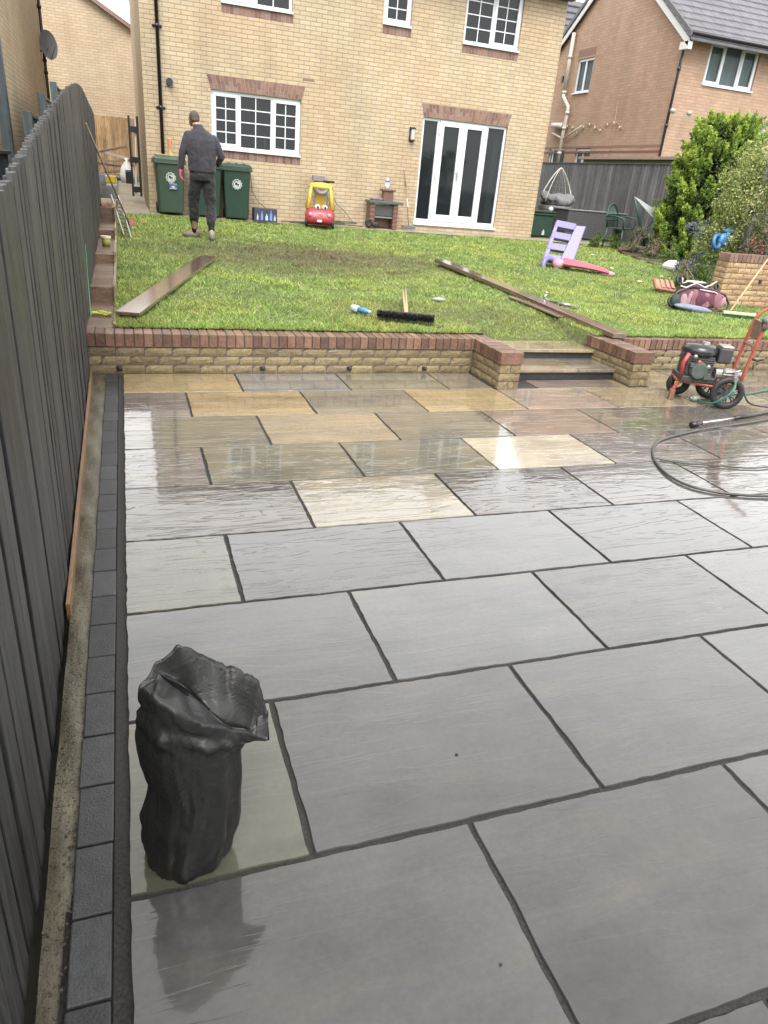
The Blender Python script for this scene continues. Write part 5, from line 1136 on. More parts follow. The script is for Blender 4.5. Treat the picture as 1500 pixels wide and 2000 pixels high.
# ================================================================ left hand odds and ends
t=thing('ladder','narrow aluminium ladder leaning from the lawn onto the sleeper steps','ladder',(.12,10.6,.53)); T=Matrix.Translation((-.12,-10.6,-.53))
a0,a1=Vector((.178,10.58,.54)),Vector((.02,13.3,1.0)); b0,b1=Vector((.075,10.9,.55)),Vector((-.10,13.3,1.0))
for p,q in ((a0,a1),(b0,b1)):
    mb=MB(); mb.tube([p,q],[.017,.017],6); o=mb.build('rail',M_STEEL,t); o.matrix_parent_inverse=T
for k in range(9):
    f=.12+k*.095; mb=MB(); mb.tube([a0.lerp(a1,f),b0.lerp(b1,f)],.010,6); o=mb.build('rung',M_STEEL,t); o.matrix_parent_inverse=T
mb=MB(); mb.tube([(.172,12.42,.60),(-.235,8.15,1.93)],.012,8); o=mb.build('pole',mat('worn_pole',(.30,.24,.17),.5,.3,8,.2),smooth=True); tag(o,'long thin worn pole leaning across against the grey fence','pole')
def brick_lump(name,loc,s,lab,m,grp=None,rz=0):
    mb=MB(); mb.cbox(loc,s,rz,R(random.uniform(-15,15)),R(random.uniform(-15,15))); o=mb.build(name,m,bevel=.006); tag(o,lab,'brick',grp)
M_TERR=mat('terracotta',(.26,.12,.075),.7,.3,18,.4)
brick_lump('broken_brick',(.20,12.45,.64),(.11,.09,.13),'broken red brick standing at the foot of the leaning pole',M_TERR,None,.4)
brick_lump('broken_brick',(-.215,11.72,.925),(.10,.07,.05),'orange brick shard on the top sleeper step nearest the fence',M_TERR,None,.7)
brick_lump('broken_brick',(-.12,11.75,.925),(.09,.05,.05),'orange brick shard on the top sleeper step nearest the ladder',M_TERR,None,-.4)
t=thing('plant_pot','small yellow green pot with a pale rim on the sleeper steps','pot',(-.145,9.0,.577))
mb=MB(); mb.loft([(0,0,0,.045,.045),(0,0,.10,.058,.058)],16); mb.build('body',mat('lime_pot',(.26,.27,.06),.5),t,smooth=True)
mb=MB(); mb.loft([(0,0,.10,.064,.064),(0,0,.125,.064,.064),(0,0,.12,.05,.05)],16); mb.build('rim',mat('pale_rim',(.62,.55,.36),.5),t)
rp=MB(); 
for k in range(5):
    pts=[]; x0=-.23; 
    for i in range(12): f=i/11; pts.append((-.235+.17*f,5.62+.05*math.sin(f*7+k*1.3)+.02*k-.04,.352+.012*abs(math.sin(f*9+k))))
    rp.tube(pts,.006,5)
rp.tube([(-.238,5.6,.36),(-.242,5.7,.48),(-.243,5.75,.62)],.004,5)
o=rp.build('rope',mat('yellow_rope',(.42,.44,.04),.6,.2,60,.2),smooth=True); tag(o,'tangled bright yellow rope on the lowest sleeper step','rope')
mb=MB(); mb.tube([(-.245,5.9,.9),(-.24,5.62,.42),(-.24,5.45,.2),(-.243,5.2,.05)],.004,5); o=mb.build('string',mat('green_string',(.05,.25,.12),.6),smooth=True); tag(o,'thin green string hanging down the grey fence above the yellow rope','string')

# ================================================================ black rubble sack
t=thing('rubble_sack','black plastic sack standing on the wet paving with its top flopped over','sack',(.16,.10,0))
from mathutils import noise as mn
def crumple(p,a=.008,s=14): 
    v=Vector(p); return v+Vector((mn.noise(v*s+Vector((3,0,0))),mn.noise(v*s+Vector((0,7,0))),mn.noise(v*s+Vector((0,0,5)))*.6))*a*1.6
RG=[(-.012,0,-.002,.100,.088),(-.008,0,.02,.108,.096),(-.006,0,.06,.112,.098),(.002,0,.10,.116,.10),(.006,0,.15,.118,.10),(.016,0,.21,.109,.098),(.022,0,.25,.105,.097),(.018,0,.29,.111,.10),(.013,0,.35,.114,.10)]
RIM=[(180,(-.098,.0,.555)),(155,(-.055,.035,.588)),(128,(-.004,.05,.628)),(105,(.05,.06,.580)),(80,(.10,.06,.545)),(55,(.145,.05,.522)),(30,(.182,.045,.488)),(8,(.199,.01,.42)),(-12,(.200,-.02,.352)),(-35,(.16,-.05,.405)),(-60,(.10,-.072,.455)),(-85,(.035,-.088,.503)),(-112,(-.025,-.088,.548)),(-140,(-.062,-.062,.572)),(-180,(-.098,.0,.555))]
def rim_at(th):
    for (a,p),(b_,q) in zip(RIM,RIM[1:]):
        if th<=a and th>=b_: k=(a-th)/(a-b_); k=k*k*(3-2*k)*.4+k*.6; return Vector(p).lerp(Vector(q),k)
    return Vector(RIM[-1][1])
def bag_mesh():
    mb=MB(); nA=96; rows=[]; lv=[]
    for a,b_ in zip(RG,RG[1:]):
        for k in range(4): lv.append(tuple(a[i]+(b_[i]-a[i])*k/4 for i in range(5)))
    lv.append(RG[-1]); rings=[[] for _ in range(len(lv)+16)]
    for j in range(nA):
        th=180-360*j/nA; c,s_=math.cos(R(th)),math.sin(R(th)); col_=[]
        for (x,y,z,rx,ry) in lv:
            # gathered creases run up the sack and fan out towards the mouth
            g=mn.noise(Vector((c*2.6,s_*2.6,z*2.2)))*.016+ (abs(mn.noise(Vector((c*6+3,s_*6,z*3.5))))-.2)*.010+ (abs(mn.noise(Vector((c*3,s_*3+5,z*14))))-.2)*.007
            col_.append(Vector((x+c*(rx+g),y+s_*(ry+g),z)))
        p=col_[-1]; q=rim_at(th); tan=(col_[-1]-col_[-4]).normalized()*.10
        for k in range(1,17):
            f=k/16; v=p.lerp(q,f)+tan*(f*(1-f)**2)*1.2
            out_=Vector((c,s_,0)); g=(abs(mn.noise(Vector((c*5+f*2,s_*5,f*3+9))))-.2)*.016*math.sin(min(1,f*1.4)*math.pi*.8)+mn.noise(Vector((c*2,s_*2,f*5)))*.014*math.sin(f*math.pi)
            v+=out_*g; 
            if k==16: v.z+=mn.noise(Vector((c*6,s_*6,2)))*.010
            col_.append(v)
        for i,v in enumerate(col_): rings[i].append(v)
    # the mouth has fallen shut: creased film sagging between the rims
    rimr=rings[-1]; cen_=Vector((.045,.0,.455))
    for k in range(1,13):
        f=k/12; rr_=[]
        for j,v in enumerate(rimr):
            q_=min(1,max(0,(v.x+.08)/.26)); tgt=Vector((-.05+.20*q_,.015-.035*q_+.02*math.sin(q_*7),.583-.195*q_)); w=v.lerp(tgt,f*.99); sag=-.006*math.sin(min(1,f*1.6)*math.pi/2); w=w+Vector((0,0,sag+ (abs(mn.noise(Vector((w.x*16,w.y*9,3))))-.2)*.05*math.sin(f*math.pi)+mn.noise(Vector((w.x*7,w.y*30,8)))*.012)); rr_.append(w)
        rings.append(rr_)
    vs=[v for r_ in rings for v in r_]; nR=len(rings)
    mb.add(vs,[(i*nA+j,(i+1)*nA+j,(i+1)*nA+(j+1)%nA,i*nA+(j+1)%nA) for i in range(nR-1) for j in range(nA)]+[tuple(range(nA)),tuple((nR-1)*nA+j for j in range(nA))]); return mb
M_BAG=None
m,tt,b=newmat('black_polythene'); o_=N(tt,'TexCoord').outputs['Object']; b.inputs['Base Color'].default_value=(.013,.013,.013,1); b.inputs['Roughness'].default_value=.30
n1=noise(tt,o_,11,5,.6,1.2); n2=N(tt,'TexVoronoi'); n2.feature='DISTANCE_TO_EDGE'; n2.inputs['Scale'].default_value=11; tt.links.new(o_,n2.inputs['Vector'])
nf=noise(tt,o_,42,4,.7,2.0); p_=bump(tt,nf,.22,.004,None); p_=bump(tt,n1,.45,.014,None,p_); tt.links.new(p_,b.inputs['Normal']); tt.links.new(ramp(tt,n1,[(.3,.36),(.7,.62)]),b.inputs['Roughness']); M_BAG=m
bg_=bag_mesh().build('body',M_BAG,t,smooth=True); s_=bg_.modifiers.new('t','SOLIDIFY'); s_.thickness=.0015; s_.offset=0
# ================================================================ pressure washer
AX=Vector((.90,-.42,0)).normalized(); NX=Vector((.42,.90,0)).normalized(); O=Vector((5.17,3.60,0))
wr=thing('pressure_washer','red framed petrol pressure washer on black wheels in front of the right wall','pressure washer',O); WM=Matrix(((AX.x,NX.x,0,0),(AX.y,NX.y,0,0),(0,0,1,0),(0,0,0,1)))
def wb(name,mb,m,par=None,**k):
    mb.v=[tuple(WM@Vector(v)) for v in mb.v] if par is None or True else mb.v
    return mb.build(name,m,par or wr,**k)
M_WRED=mat('washer_red',(.30,.07,.045),.35,.25,9,.1); M_ENG=mat('engine_dark',(.035,.037,.035),.45,.5,18,.4); M_ALU=mat('engine_alloy',(.30,.29,.27),.4,.4,24,.4,metal=.6)
RXW=Euler((R(90),0,0)).to_matrix()
def wheel(a,n_,rad,wd):
    mb=MB(); mb.torus((a,n_,rad),rad-.03,.03,RXW,36,10,flat=wd/.06); o=wb('wheel',mb,M_BLACKM,smooth=True)
    mb=MB(); mb.torus((a,n_,rad),rad-.048,.010,RXW,30,6); 
    for k in range(7):
        th=2*math.pi*k/7+.2; c_=Vector((math.cos(th),0,math.sin(th)))
        for e in (-.16,.16):
            c2=Vector((math.cos(th+e),0,math.sin(th+e))); mb.tube([Vector((a,n_,rad))+c_*.02,Vector((a,n_,rad))+c2*(rad-.052)],.0085,5)
    mb.loft([(a,n_-.02,rad,.032,.032),(a,n_+.02,rad,.032,.032)],14,ax='y'); wb('rim',mb,mat('rim_grey',(.055,.06,.065),.4),o)
wheel(0,0,.15,.05); wheel(-.03,.34,.15,.05)
mb=MB(); mb.torus((-.33,.36,.115),.075,.038,RXW,28,8); wb('front_wheel',mb,M_BLACKM,smooth=True)
mb=MB()
mb.tube([(-.43,.16,.01),(-.43,.16,.10),(-.40,.15,.17),(-.36,.14,.19),(-.10,.12,.17),(.04,.10,.16)],.018,10); wb('frame_tube',mb,M_WRED,smooth=True)
mb=MB(); mb.tube([(-.42,.36,.10),(-.40,.36,.18),(-.1,.36,.18),(.12,.34,.16)],.016,10); wb('frame_tube',mb,M_WRED,smooth=True)
mb=MB(); mb.tube([(-.40,.15,.18),(-.40,.36,.19)],.016,8); mb.tube([(-.05,.12,.165),(-.05,.36,.17)],.014,8); wb('cross_tube',mb,M_WRED,smooth=True)
mb=MB(); mb.cbox((-.43,.16,.05),(.045,.05,.10)); mb.loft([(-.43,.16,0,.022,.022),(-.43,.16,.03,.018,.018)],10); wb('foot',mb,mat('rusty_steel',(.17,.09,.06),.7,.4,20,.4),bevel=.006)
def weng(name,mb,m,par=None,**k):
    mb.v=[((x+.22)*1.12-.25,(y-.24)*1.08+.25,.19+(z-.19)*1.14) for x,y,z in mb.v]
    return wb(name,mb,m,par,**k)
# engine
mb=MB(); mb.box(-.36,-.08,.10,.38,.19,.24); weng('engine_base',mb,M_ENG,bevel=.01)
mb=MB(); mb.box(-.33,-.12,.12,.36,.24,.40); 
for k in range(8): mb.box(-.335,-.115,.115,.365,.255+k*.017,.262+k*.017)
weng('engine_block',mb,M_ENG,bevel=.004)
mb=MB(); mb.loft([(-.235,.105,.29,.075,.075),(-.235,.07,.29,.06,.06)],20,ax='y'); mb.cbox((-.16,.095,.25),(.05,.03,.05)); mb.cbox((-.30,.09,.33),(.03,.03,.03)); weng('recoil_starter',mb,mat('engine_green_grey',(.06,.075,.065),.5,.5,20,.3),smooth=False,bevel=.003)
mb=MB(); mb.loft([(-.225,.23,.40,.13,.13),(-.225,.23,.42,.145,.14),(-.225,.23,.455,.14,.135),(-.225,.23,.48,.11,.10),(-.225,.23,.487,.05,.05)],20); weng('fuel_tank',mb,mat('tank_black',(.02,.022,.022),.22),smooth=True)
mb=MB(); mb.loft([(-.20,.2,.485,.035,.035),(-.20,.2,.505,.03,.03)],14); weng('fuel_cap',mb,M_ALU)
mb=MB(); mb.cbox((-.04,.20,.42),(.11,.14,.13)); weng('air_filter',mb,mat('filter_grey',(.045,.04,.045),.45,.2,10,.1),bevel=.02)
mb=MB(); mb.cbox((-.04,.19,.487),(.10,.12,.022)); weng('muffler_guard',mb,M_ALU,bevel=.012)
mb=MB(); mb.tube([(-.36,.10,.24),(-.37,.10,.34),(-.34,.10,.42)],.018,8); weng('side_guard',mb,mat('washer_pink_red',(.30,.04,.05),.4,.2,9,0),smooth=True)
for (a,z,c_) in ((-.25,.36,M_WRED),(-.17,.33,M_ALU),(-.20,.30,M_WRED),(-.29,.40,M_ALU)):
    mb=MB(); mb.ell((a,.085,z),(.018,.014,.018),8,6); weng('engine_knob',mb,c_,smooth=True)
# pump
mb=MB(); mb.loft([(-.09,.2,.28,.055,.055),(.06,.2,.28,.055,.055),(.07,.2,.28,.035,.035),(.15,.2,.28,.035,.035)],14,ax='x'); mb.cbox((.03,.17,.31),(.12,.10,.04)); mb.tube([(-.02,.12,.31),(.06,.12,.32),(.11,.12,.34)],.010,6); mb.tube([(-.04,.11,.29),(.10,.11,.29)],.008,6); wb('pump',mb,M_ALU,bevel=.004)
mb=MB(); mb.cbox((.02,.08,.20),(.12,.06,.05)); wb('bracket',mb,mat('orange_bracket',(.50,.24,.10),.5),bevel=.008)
mb=MB(); mb.loft([(.03,-.02,.265,.022,.022),(.03,-.02,.30,.022,.022)],12); mb.tube([(.03,-.02,.29),(.06,.1,.33)],.008,6); wb('hose_coupling',mb,M_STEEL)
# handle
HP=[(.12,.10,.15),(.14,.10,.35),(.17,.10,.60),(.195,.10,.78),(.225,.10,.835),(.31,.095,.90),(.43,.09,.985),(.54,.10,1.06)]
mb=MB(); mb.tube(HP,.0155,10); wb('handle_tube',mb,M_WRED,smooth=True)
mb=MB(); mb.tube([(a,n_+.26,z) for a,n_,z in HP],.0155,10); wb('handle_tube',mb,M_WRED,smooth=True)
mb=MB(); mb.tube([(.54,.10,1.06),(.57,.13,1.08),(.57,.33,1.08),(.54,.36,1.06)],.0155,10); wb('handle_bar',mb,M_WRED,smooth=True)
mb=MB(); mb.tube([(.165,.10,.56),(.165,.36,.56)],.013,8); mb.box(.165,.19,.14,.30,.62,.78); wb('handle_panel',mb,mat('panel_rust',(.16,.10,.08),.5,.4,18,.2),smooth=False)
mb=MB(); mb.tube([(.18,.09,.72),(.21,.06,.77),(.20,.10,.81)],.02,8); mb.ell((.20,.12,.80),(.045,.05,.035),10,6); wb('nozzle_holder',mb,mat('holder_teal',(.10,.13,.12),.4,.3,20,.1),smooth=True)
mb=MB(); mb.tube([(.16,.10,.46),(.21,.09,.45),(.26,.09,.465)],.012,8); mb.tube([(.19,.10,.43),(.195,.09,.37)],.006,6); wb('lance_hook',mb,M_BLACK,smooth=True)
# hoses and lance
def hose(name,pts,rad,m,lab,cat='hose'):
    P=[Vector(p) for p in pts]; out_=[]
    for i in range(len(P)-1):
        p0=P[max(i-1,0)];p1=P[i];p2=P[i+1];p3=P[min(i+2,len(P)-1)]
        for k in range(5):
            t_=k/5; out_.append(.5*((2*p1)+(-p0+p2)*t_+(2*p0-5*p1+4*p2-p3)*t_*t_+(-p0+3*p1-3*p2+p3)*t_**3))
    out_.append(P[-1]); mb=MB(); mb.tube(out_,rad,8); o=mb.build(name,m,smooth=True); tag(o,lab,cat)
hw=lambda a,n_,z: tuple(O+WM@Vector((a,n_,z)))
hose('garden_hose',[hw(.03,-.02,.28),hw(.02,-.08,.22),hw(-.04,-.10,.13),hw(-.11,-.05,.06),hw(-.165,.05,.03),(5.085,3.83,.03)],.0095,mat('green_hose',(.03,.13,.09),.3,.1,6,0),'short green hose curving down from the pressure washer to the slabs')
t=thing('hose_end','pale round hose connector resting on the slab at the end of the green hose','connector',(5.06,3.845,.03)); mb=MB(); mb.tube([(.03,-.01,0),(-.03,.01,0)],.027,12); mb.build('body',mat('connector_grey',(.22,.24,.20),.4),t,smooth=True); mb=MB(); mb.tube([(-.03,.01,0),(-.045,.015,0)],.018,12); mb.build('nut',M_ALU,t,smooth=True)
hose('pressure_hose',[(7.6,3.75,.012),(6.4,3.55,.012),(5.55,3.30,.012),(4.985,3.165,.012),(4.645,3.097,.012),(4.394,3.04,.012),(4.033,2.925,.012),(3.803,2.811,.012),(3.616,2.614,.012),(3.503,2.427,.012),(3.433,2.222,.012),(3.442,2.057,.012),(3.519,1.955,.012),(3.66,1.87,.012),(3.95,1.80,.012),(4.5,1.78,.012)],.0095,mat('grey_hose',(.045,.047,.045),.35,.1,6,0),'long thin grey hose looping across the wet slabs')
hose('thin_hose',[(5.2,2.5,.010),(4.344,2.258,.010),(3.95,2.33,.010),(3.70,2.42,.010),(3.56,2.53,.010)],.005,MC['grey_hose'],'thin dark line lying across the slabs inside the loop of grey hose')
hose('power_cable',[hw(.19,.12,.16),hw(.26,.08,.06),(5.75,3.55,.012),(6.0,3.38,.012),(6.6,3.2,.012)],.008,M_BLACK,'black cable running right across the slabs from the pressure washer','cable')
hose('green_supply_hose',[(5.40,3.99,.012),(5.83,4.01,.012),(6.3,4.14,.012),(7.4,4.3,.012)],.009,mat('dark_green_hose',(.02,.10,.05),.35),'dark green supply hose running right behind the pressure washer')
t=thing('spray_lance','black and steel spray lance lying on the slabs in front of the pressure washer','spray lance',(4.43,3.13,.03)); T=Matrix.Translation((-4.43,-3.13,-.03))
mb=MB(); mb.tube([(4.39,3.11,.035),(4.52,3.15,.035)],[.028,.020],10); o=mb.build('nozzle',M_BLACK,t,smooth=True); o.matrix_parent_inverse=T
mb=MB(); mb.tube([(4.52,3.15,.035),(4.97,3.245,.035)],.009,8); o=mb.build('tube',mat('bright_steel',(.7,.7,.7),.25,.1,9,0,metal=.8),t,smooth=True); o.matrix_parent_inverse=T
mb=MB(); mb.tube([(4.97,3.245,.035),(5.15,3.29,.035),(5.7,3.42,.04)],[.018,.020,.022],8); o=mb.build('grip',M_BLACK,t,smooth=True); o.matrix_parent_inverse=T

# ================================================================ right side: brick planter wall
t=thing('planter_wall','yellow brick planter wall with a soldier course top under the variegated bush','wall',(8.06,7.0,.4)); T=Matrix.Translation((-8.06,-7.0,-.4))
mb=MB(); real_bricks(mb,(8.06,7.0),(11.2,7.0),.42,8,(0,-1),jit=.002); real_bricks(mb,(8.06,7.22),(8.06,7.0),.42,8,(-1,0),jit=.002)
o=mb.build('brickwork',mat_piece_brick('planter_brick',[(0,(.26,.165,.085)),(.4,(.34,.225,.12)),(.75,(.39,.27,.15)),(1,(.33,.19,.11))],.6,.5),t); o.matrix_parent_inverse=T
mb=MB(); mb.box(8.066,11.2,7.006,7.22,.2,1.004); o=mb.build('mortar',M_MORT,t); o.matrix_parent_inverse=T
mb=MB(); coping(mb,(8.06,7.0),(11.2,7.0),1.012,.105,(0,.215)); o=mb.build('coping',mat_piece_brick('planter_coping',[(0,(.13,.075,.055)),(.5,(.18,.105,.08)),(1,(.22,.14,.11))],.6,.4),t,bevel=.003); o.matrix_parent_inverse=T
mb=MB(); mb.box(8.70,8.75,6.99,7.0,.74,.79); o=mb.build('wall_light_box',M_BLACK,t); o.matrix_parent_inverse=T
# broom leaning on it
t=thing('lawn_broom','broom with a long pale handle leaning on the brick planter wall','broom',(7.66,6.25,.40)); T=Matrix.Translation((-7.66,-6.25,-.40))
mb=MB(); mb.tube([(7.62,6.28,.46),(8.75,6.93,1.22)],.0125,8); o=mb.build('handle',M_WOODL,t,smooth=True); o.matrix_parent_inverse=T
mb=MB(); mb.cbox((7.70,6.2,.44),(.42,.06,.035),R(-25)); o=mb.build('head',mat('broom_cream',(.45,.42,.28),.5),t,bevel=.006); o.matrix_parent_inverse=T
mb=MB()
for i in range(40):
    for j in range(4): x=-.2+.4*i/39; yv=-.025+.017*j; c=Vector((7.70,6.2,0))+Matrix.Rotation(R(-25),3,'Z')@Vector((x,yv,0)); mb.tube([(c.x,c.y,.43),(c.x+random.uniform(-.01,.01),c.y+random.uniform(-.01,.01),.385)],.0035,4)
o=mb.build('bristles',mat('green_bristle',(.02,.10,.04),.6),t); o.matrix_parent_inverse=T

# pushchair
t=thing('toy_pushchair','pink and black toy pushchair tipped on its side on the grass','pushchair',(7.38,6.62,.40),R(-8))
M_PF=mat_cloth('pink_fabric',(.20,.08,.10)); M_PF2=mat_cloth('pale_pink_fabric',(.26,.16,.18)); M_MF=mat_cloth('maroon_fabric',(.08,.02,.035)); M_GF=mat_cloth('grey_blue_fabric',(.16,.18,.24))
mb=MB(); mb.tube([(-.42,0,.10),(-.36,.0,.22),(-.15,.02,.30),(.12,.0,.28),(.36,.0,.22),(.46,0,.10),(.42,-.02,.02),(.1,-.05,.0),(-.25,-.05,.0),(-.42,0,.05),(-.42,0,.10)],.017,8); mb.build('hoop',mat('maroon_tube',(.06,.015,.03),.35),t,smooth=True)
mb=MB(); mb.ell((.0,.03,.14),(.40,.09,.13),22,12); o=mb.build('hood',M_MF,t,smooth=True)
for (x,w,h,m_) in ((-.26,.09,.15,M_PF2),(-.12,.10,.22,M_PF),(.07,.12,.19,M_PF),(.25,.11,.18,M_PF),(-.19,.05,.20,M_PF2),(.33,.06,.12,M_PF2)):
    mb=MB(); mb.ell((x,-.035,.12+.02*random.random()),(w*.62,.022,h*.60),12,8,Euler((0,random.uniform(-.35,.35),0)).to_matrix()); mb.build('fabric_panel',m_,t,smooth=True)
mb=MB(); mb.ell((-.12,-.08,.03),(.30,.10,.045),18,8,Euler((0,R(6),0)).to_matrix()); mb.build('grey_seat',M_GF,t,smooth=True)
mb=MB(); mb.ell((-.36,0,.10),(.08,.06,.10),12,8); mb.build('foot_pocket',mat('black_green',(.02,.035,.03),.7),t,smooth=True)
M_CHR=mat('chrome_white',(.45,.43,.42),.3,.1,9,0)
for P_ in ([(-.32,.03,.40),(-.30,.03,.33),(-.22,.02,.36),(-.12,.02,.35),(.02,.0,.30),(.16,0,.27)],[(-.34,0,.30),(-.25,0,.28),(-.15,0,.33),(-.02,.02,.37)],[(.04,.02,.30),(.14,.04,.33),(.22,.05,.38)],[(-.05,-.02,.27),(.16,-.03,.25),(.33,-.02,.20)]):
    mb=MB(); mb.tube(P_,.0095,8); mb.build('frame_bar',M_CHR,t,smooth=True)
for c_ in ((.24,.05,.30),(-.36,.03,.36),(-.44,-.02,.09)):
    mb=MB(); mb.torus(c_,.05,.018,Euler((R(70),0,R(30))).to_matrix(),16,8); mb.build('wheel',M_BLACKM,t,smooth=True)
# stone, bowl, edging tile
mb=MB(); mb.ell((10.02,10.45,.61),(.19,.13,.11),12,8); mb.v=[tuple(crumple(v,.02,6)) for v in mb.v]; o=mb.build('white_stone',mat('white_rock',(.60,.60,.57),.7,.1,9,.3),smooth=False,bevel=.01); tag(o,'rounded white stone on the lawn below the conifer','stone')
t=thing('bowl','white bowl on a dark pot beside the left end of the brick planter wall','bowl',(7.86,7.3,.42))
mb=MB(); mb.loft([(0,0,.0,.13,.13),(0,0,.2,.155,.155),(0,0,.25,.13,.13)],18); mb.build('pot',M_BLACKM,t,smooth=False)
mb=MB(); mb.loft([(0,0,.24,.10,.10),(0,0,.27,.15,.14),(0,0,.275,.14,.13),(0,0,.26,.09,.09)],20); mb.build('dish',mat('dish_pale',(.38,.39,.35),.4),t,smooth=False)
t=thing('edging_tile','weathered terracotta edging tile lying at the front of the flower bed','tile',(7.82,7.9,.44),R(-12)); mb=MB(); mb.cbox((0,0,.10),(.34,.22,.05),0,R(35),R(6)); mb.build('tile',M_TERR,t,bevel=.01)
mb=MB()
for k in range(4): mb.cbox((-.12+.08*k,-.01,.135),(.05,.17,.012),0,R(35),R(6))
mb.build('ribs',mat('pale_terracotta',(.30,.19,.13),.7,.2,9,.1),t)
mb=MB(); mb.box(7.3,7.65,7.6,7.95,.38,.46); 

# ================================================================ foliage
def leaf_tris(C,Nn,s,ratio=.45,jit=.5,up=0):
    """one triangle leaf at each centre C (n,3), facing roughly Nn (n,3), length s (n)"""
    n=len(C); d=NPR.randn(n,3)*jit+Nn; d/=np.linalg.norm(d,axis=1)[:,None]; q=NPR.randn(n,3); q[:,2]+=up
    a=np.cross(d,q); a/=np.linalg.norm(a,axis=1)[:,None]; b_=np.cross(a,d)
    P=np.zeros((n,3,3)); P[:,0]=C-a*(s*ratio)[:,None]; P[:,1]=C+a*(s*ratio)[:,None]; P[:,2]=C+b_*(s*1.25)[:,None]+d*(s*.35)[:,None]; return P
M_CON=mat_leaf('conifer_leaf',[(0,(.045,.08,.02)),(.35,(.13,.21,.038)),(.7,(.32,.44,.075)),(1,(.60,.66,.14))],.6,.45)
def conifer():
    t=thing('conifer','big bushy yellow-green conifer at the right edge of the lawn','tree',(12.15,12.5,.6)); T=Matrix.Translation((-11.95,-12.5,-.6))
    mb=MB(); mb.tube([(11.95,12.5,.4),(11.98,12.5,1.2),(12.15,12.5,2.4),(12.35,12.5,3.3)],[.10,.085,.05,.02],10); o=mb.build('trunk',mat('bark',(.10,.07,.05),.9,.3,20,.8),t,smooth=True); o.matrix_parent_inverse=T
    P=[];Rn=[]; nsp=760
    def cen(z): return 12.0+.16*max(0,(z-1.5)/2)**1.2*1.6
    def rad(z):
        zs=[.4,.7,1.2,1.9,2.5,2.95,3.25,3.5]; rs=[.85,1.0,1.08,1.06,.98,.86,.70,.25]; return np.interp(z,zs,rs)
    for i in range(nsp):
        z=.45+2.98*NPR.rand()**.9; th=NPR.rand()*6.283; r=rad(z)*(.72+.30*NPR.rand()); 
        base=np.array([cen(z)+math.cos(th)*r*.72,12.5+math.sin(th)*r*.72,z-.12]); outv=np.array([math.cos(th),math.sin(th),.75+NPR.rand()*.6]); outv/=np.linalg.norm(outv)
        L_=.20+.22*NPR.rand(); tone=NPR.rand(); fan=np.cross(outv,NPR.randn(3)); fan/=np.linalg.norm(fan); f2=np.cross(fan,outv)
        m_=110; tt_=NPR.rand(m_); w=(1-tt_*.85)*.11*(.3+NPR.rand(m_)); ph=NPR.rand(m_)*6.283
        C=base+outv*(tt_*L_)[:,None]+fan*(np.cos(ph)*w)[:,None]+f2*(np.sin(ph)*w*.55)[:,None]
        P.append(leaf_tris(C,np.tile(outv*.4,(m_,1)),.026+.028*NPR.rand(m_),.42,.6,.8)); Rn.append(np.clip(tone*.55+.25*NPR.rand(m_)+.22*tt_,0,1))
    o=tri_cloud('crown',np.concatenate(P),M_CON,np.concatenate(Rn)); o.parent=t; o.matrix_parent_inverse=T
    # dense inner twigs so that the sky does not show straight through
    C=[];
    for i in range(9000):
        z=.5+2.8*NPR.rand(); th=NPR.rand()*6.283; r=rad(z)*.74*math.sqrt(NPR.rand()); C.append((cen(z)+math.cos(th)*r,12.5+math.sin(th)*r,z))
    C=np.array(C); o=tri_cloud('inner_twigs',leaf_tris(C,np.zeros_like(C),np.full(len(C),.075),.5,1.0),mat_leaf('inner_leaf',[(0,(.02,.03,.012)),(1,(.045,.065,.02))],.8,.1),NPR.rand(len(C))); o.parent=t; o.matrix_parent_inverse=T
conifer()
M_VAR=mat_leaf('variegated_leaf',[(0,(.07,.10,.03)),(.35,(.14,.19,.05)),(.65,(.27,.30,.10)),(.85,(.42,.42,.18)),(1,(.55,.52,.28))],.5,.25)
M_DKL=mat_leaf('dull_leaf',[(0,(.05,.055,.03)),(.4,(.09,.10,.05)),(.75,(.16,.16,.085)),(1,(.24,.20,.12))],.6,.2)
M_GRL=mat_leaf('green_leaf',[(0,(.03,.06,.02)),(.5,(.08,.15,.03)),(1,(.18,.26,.06))],.5,.3)
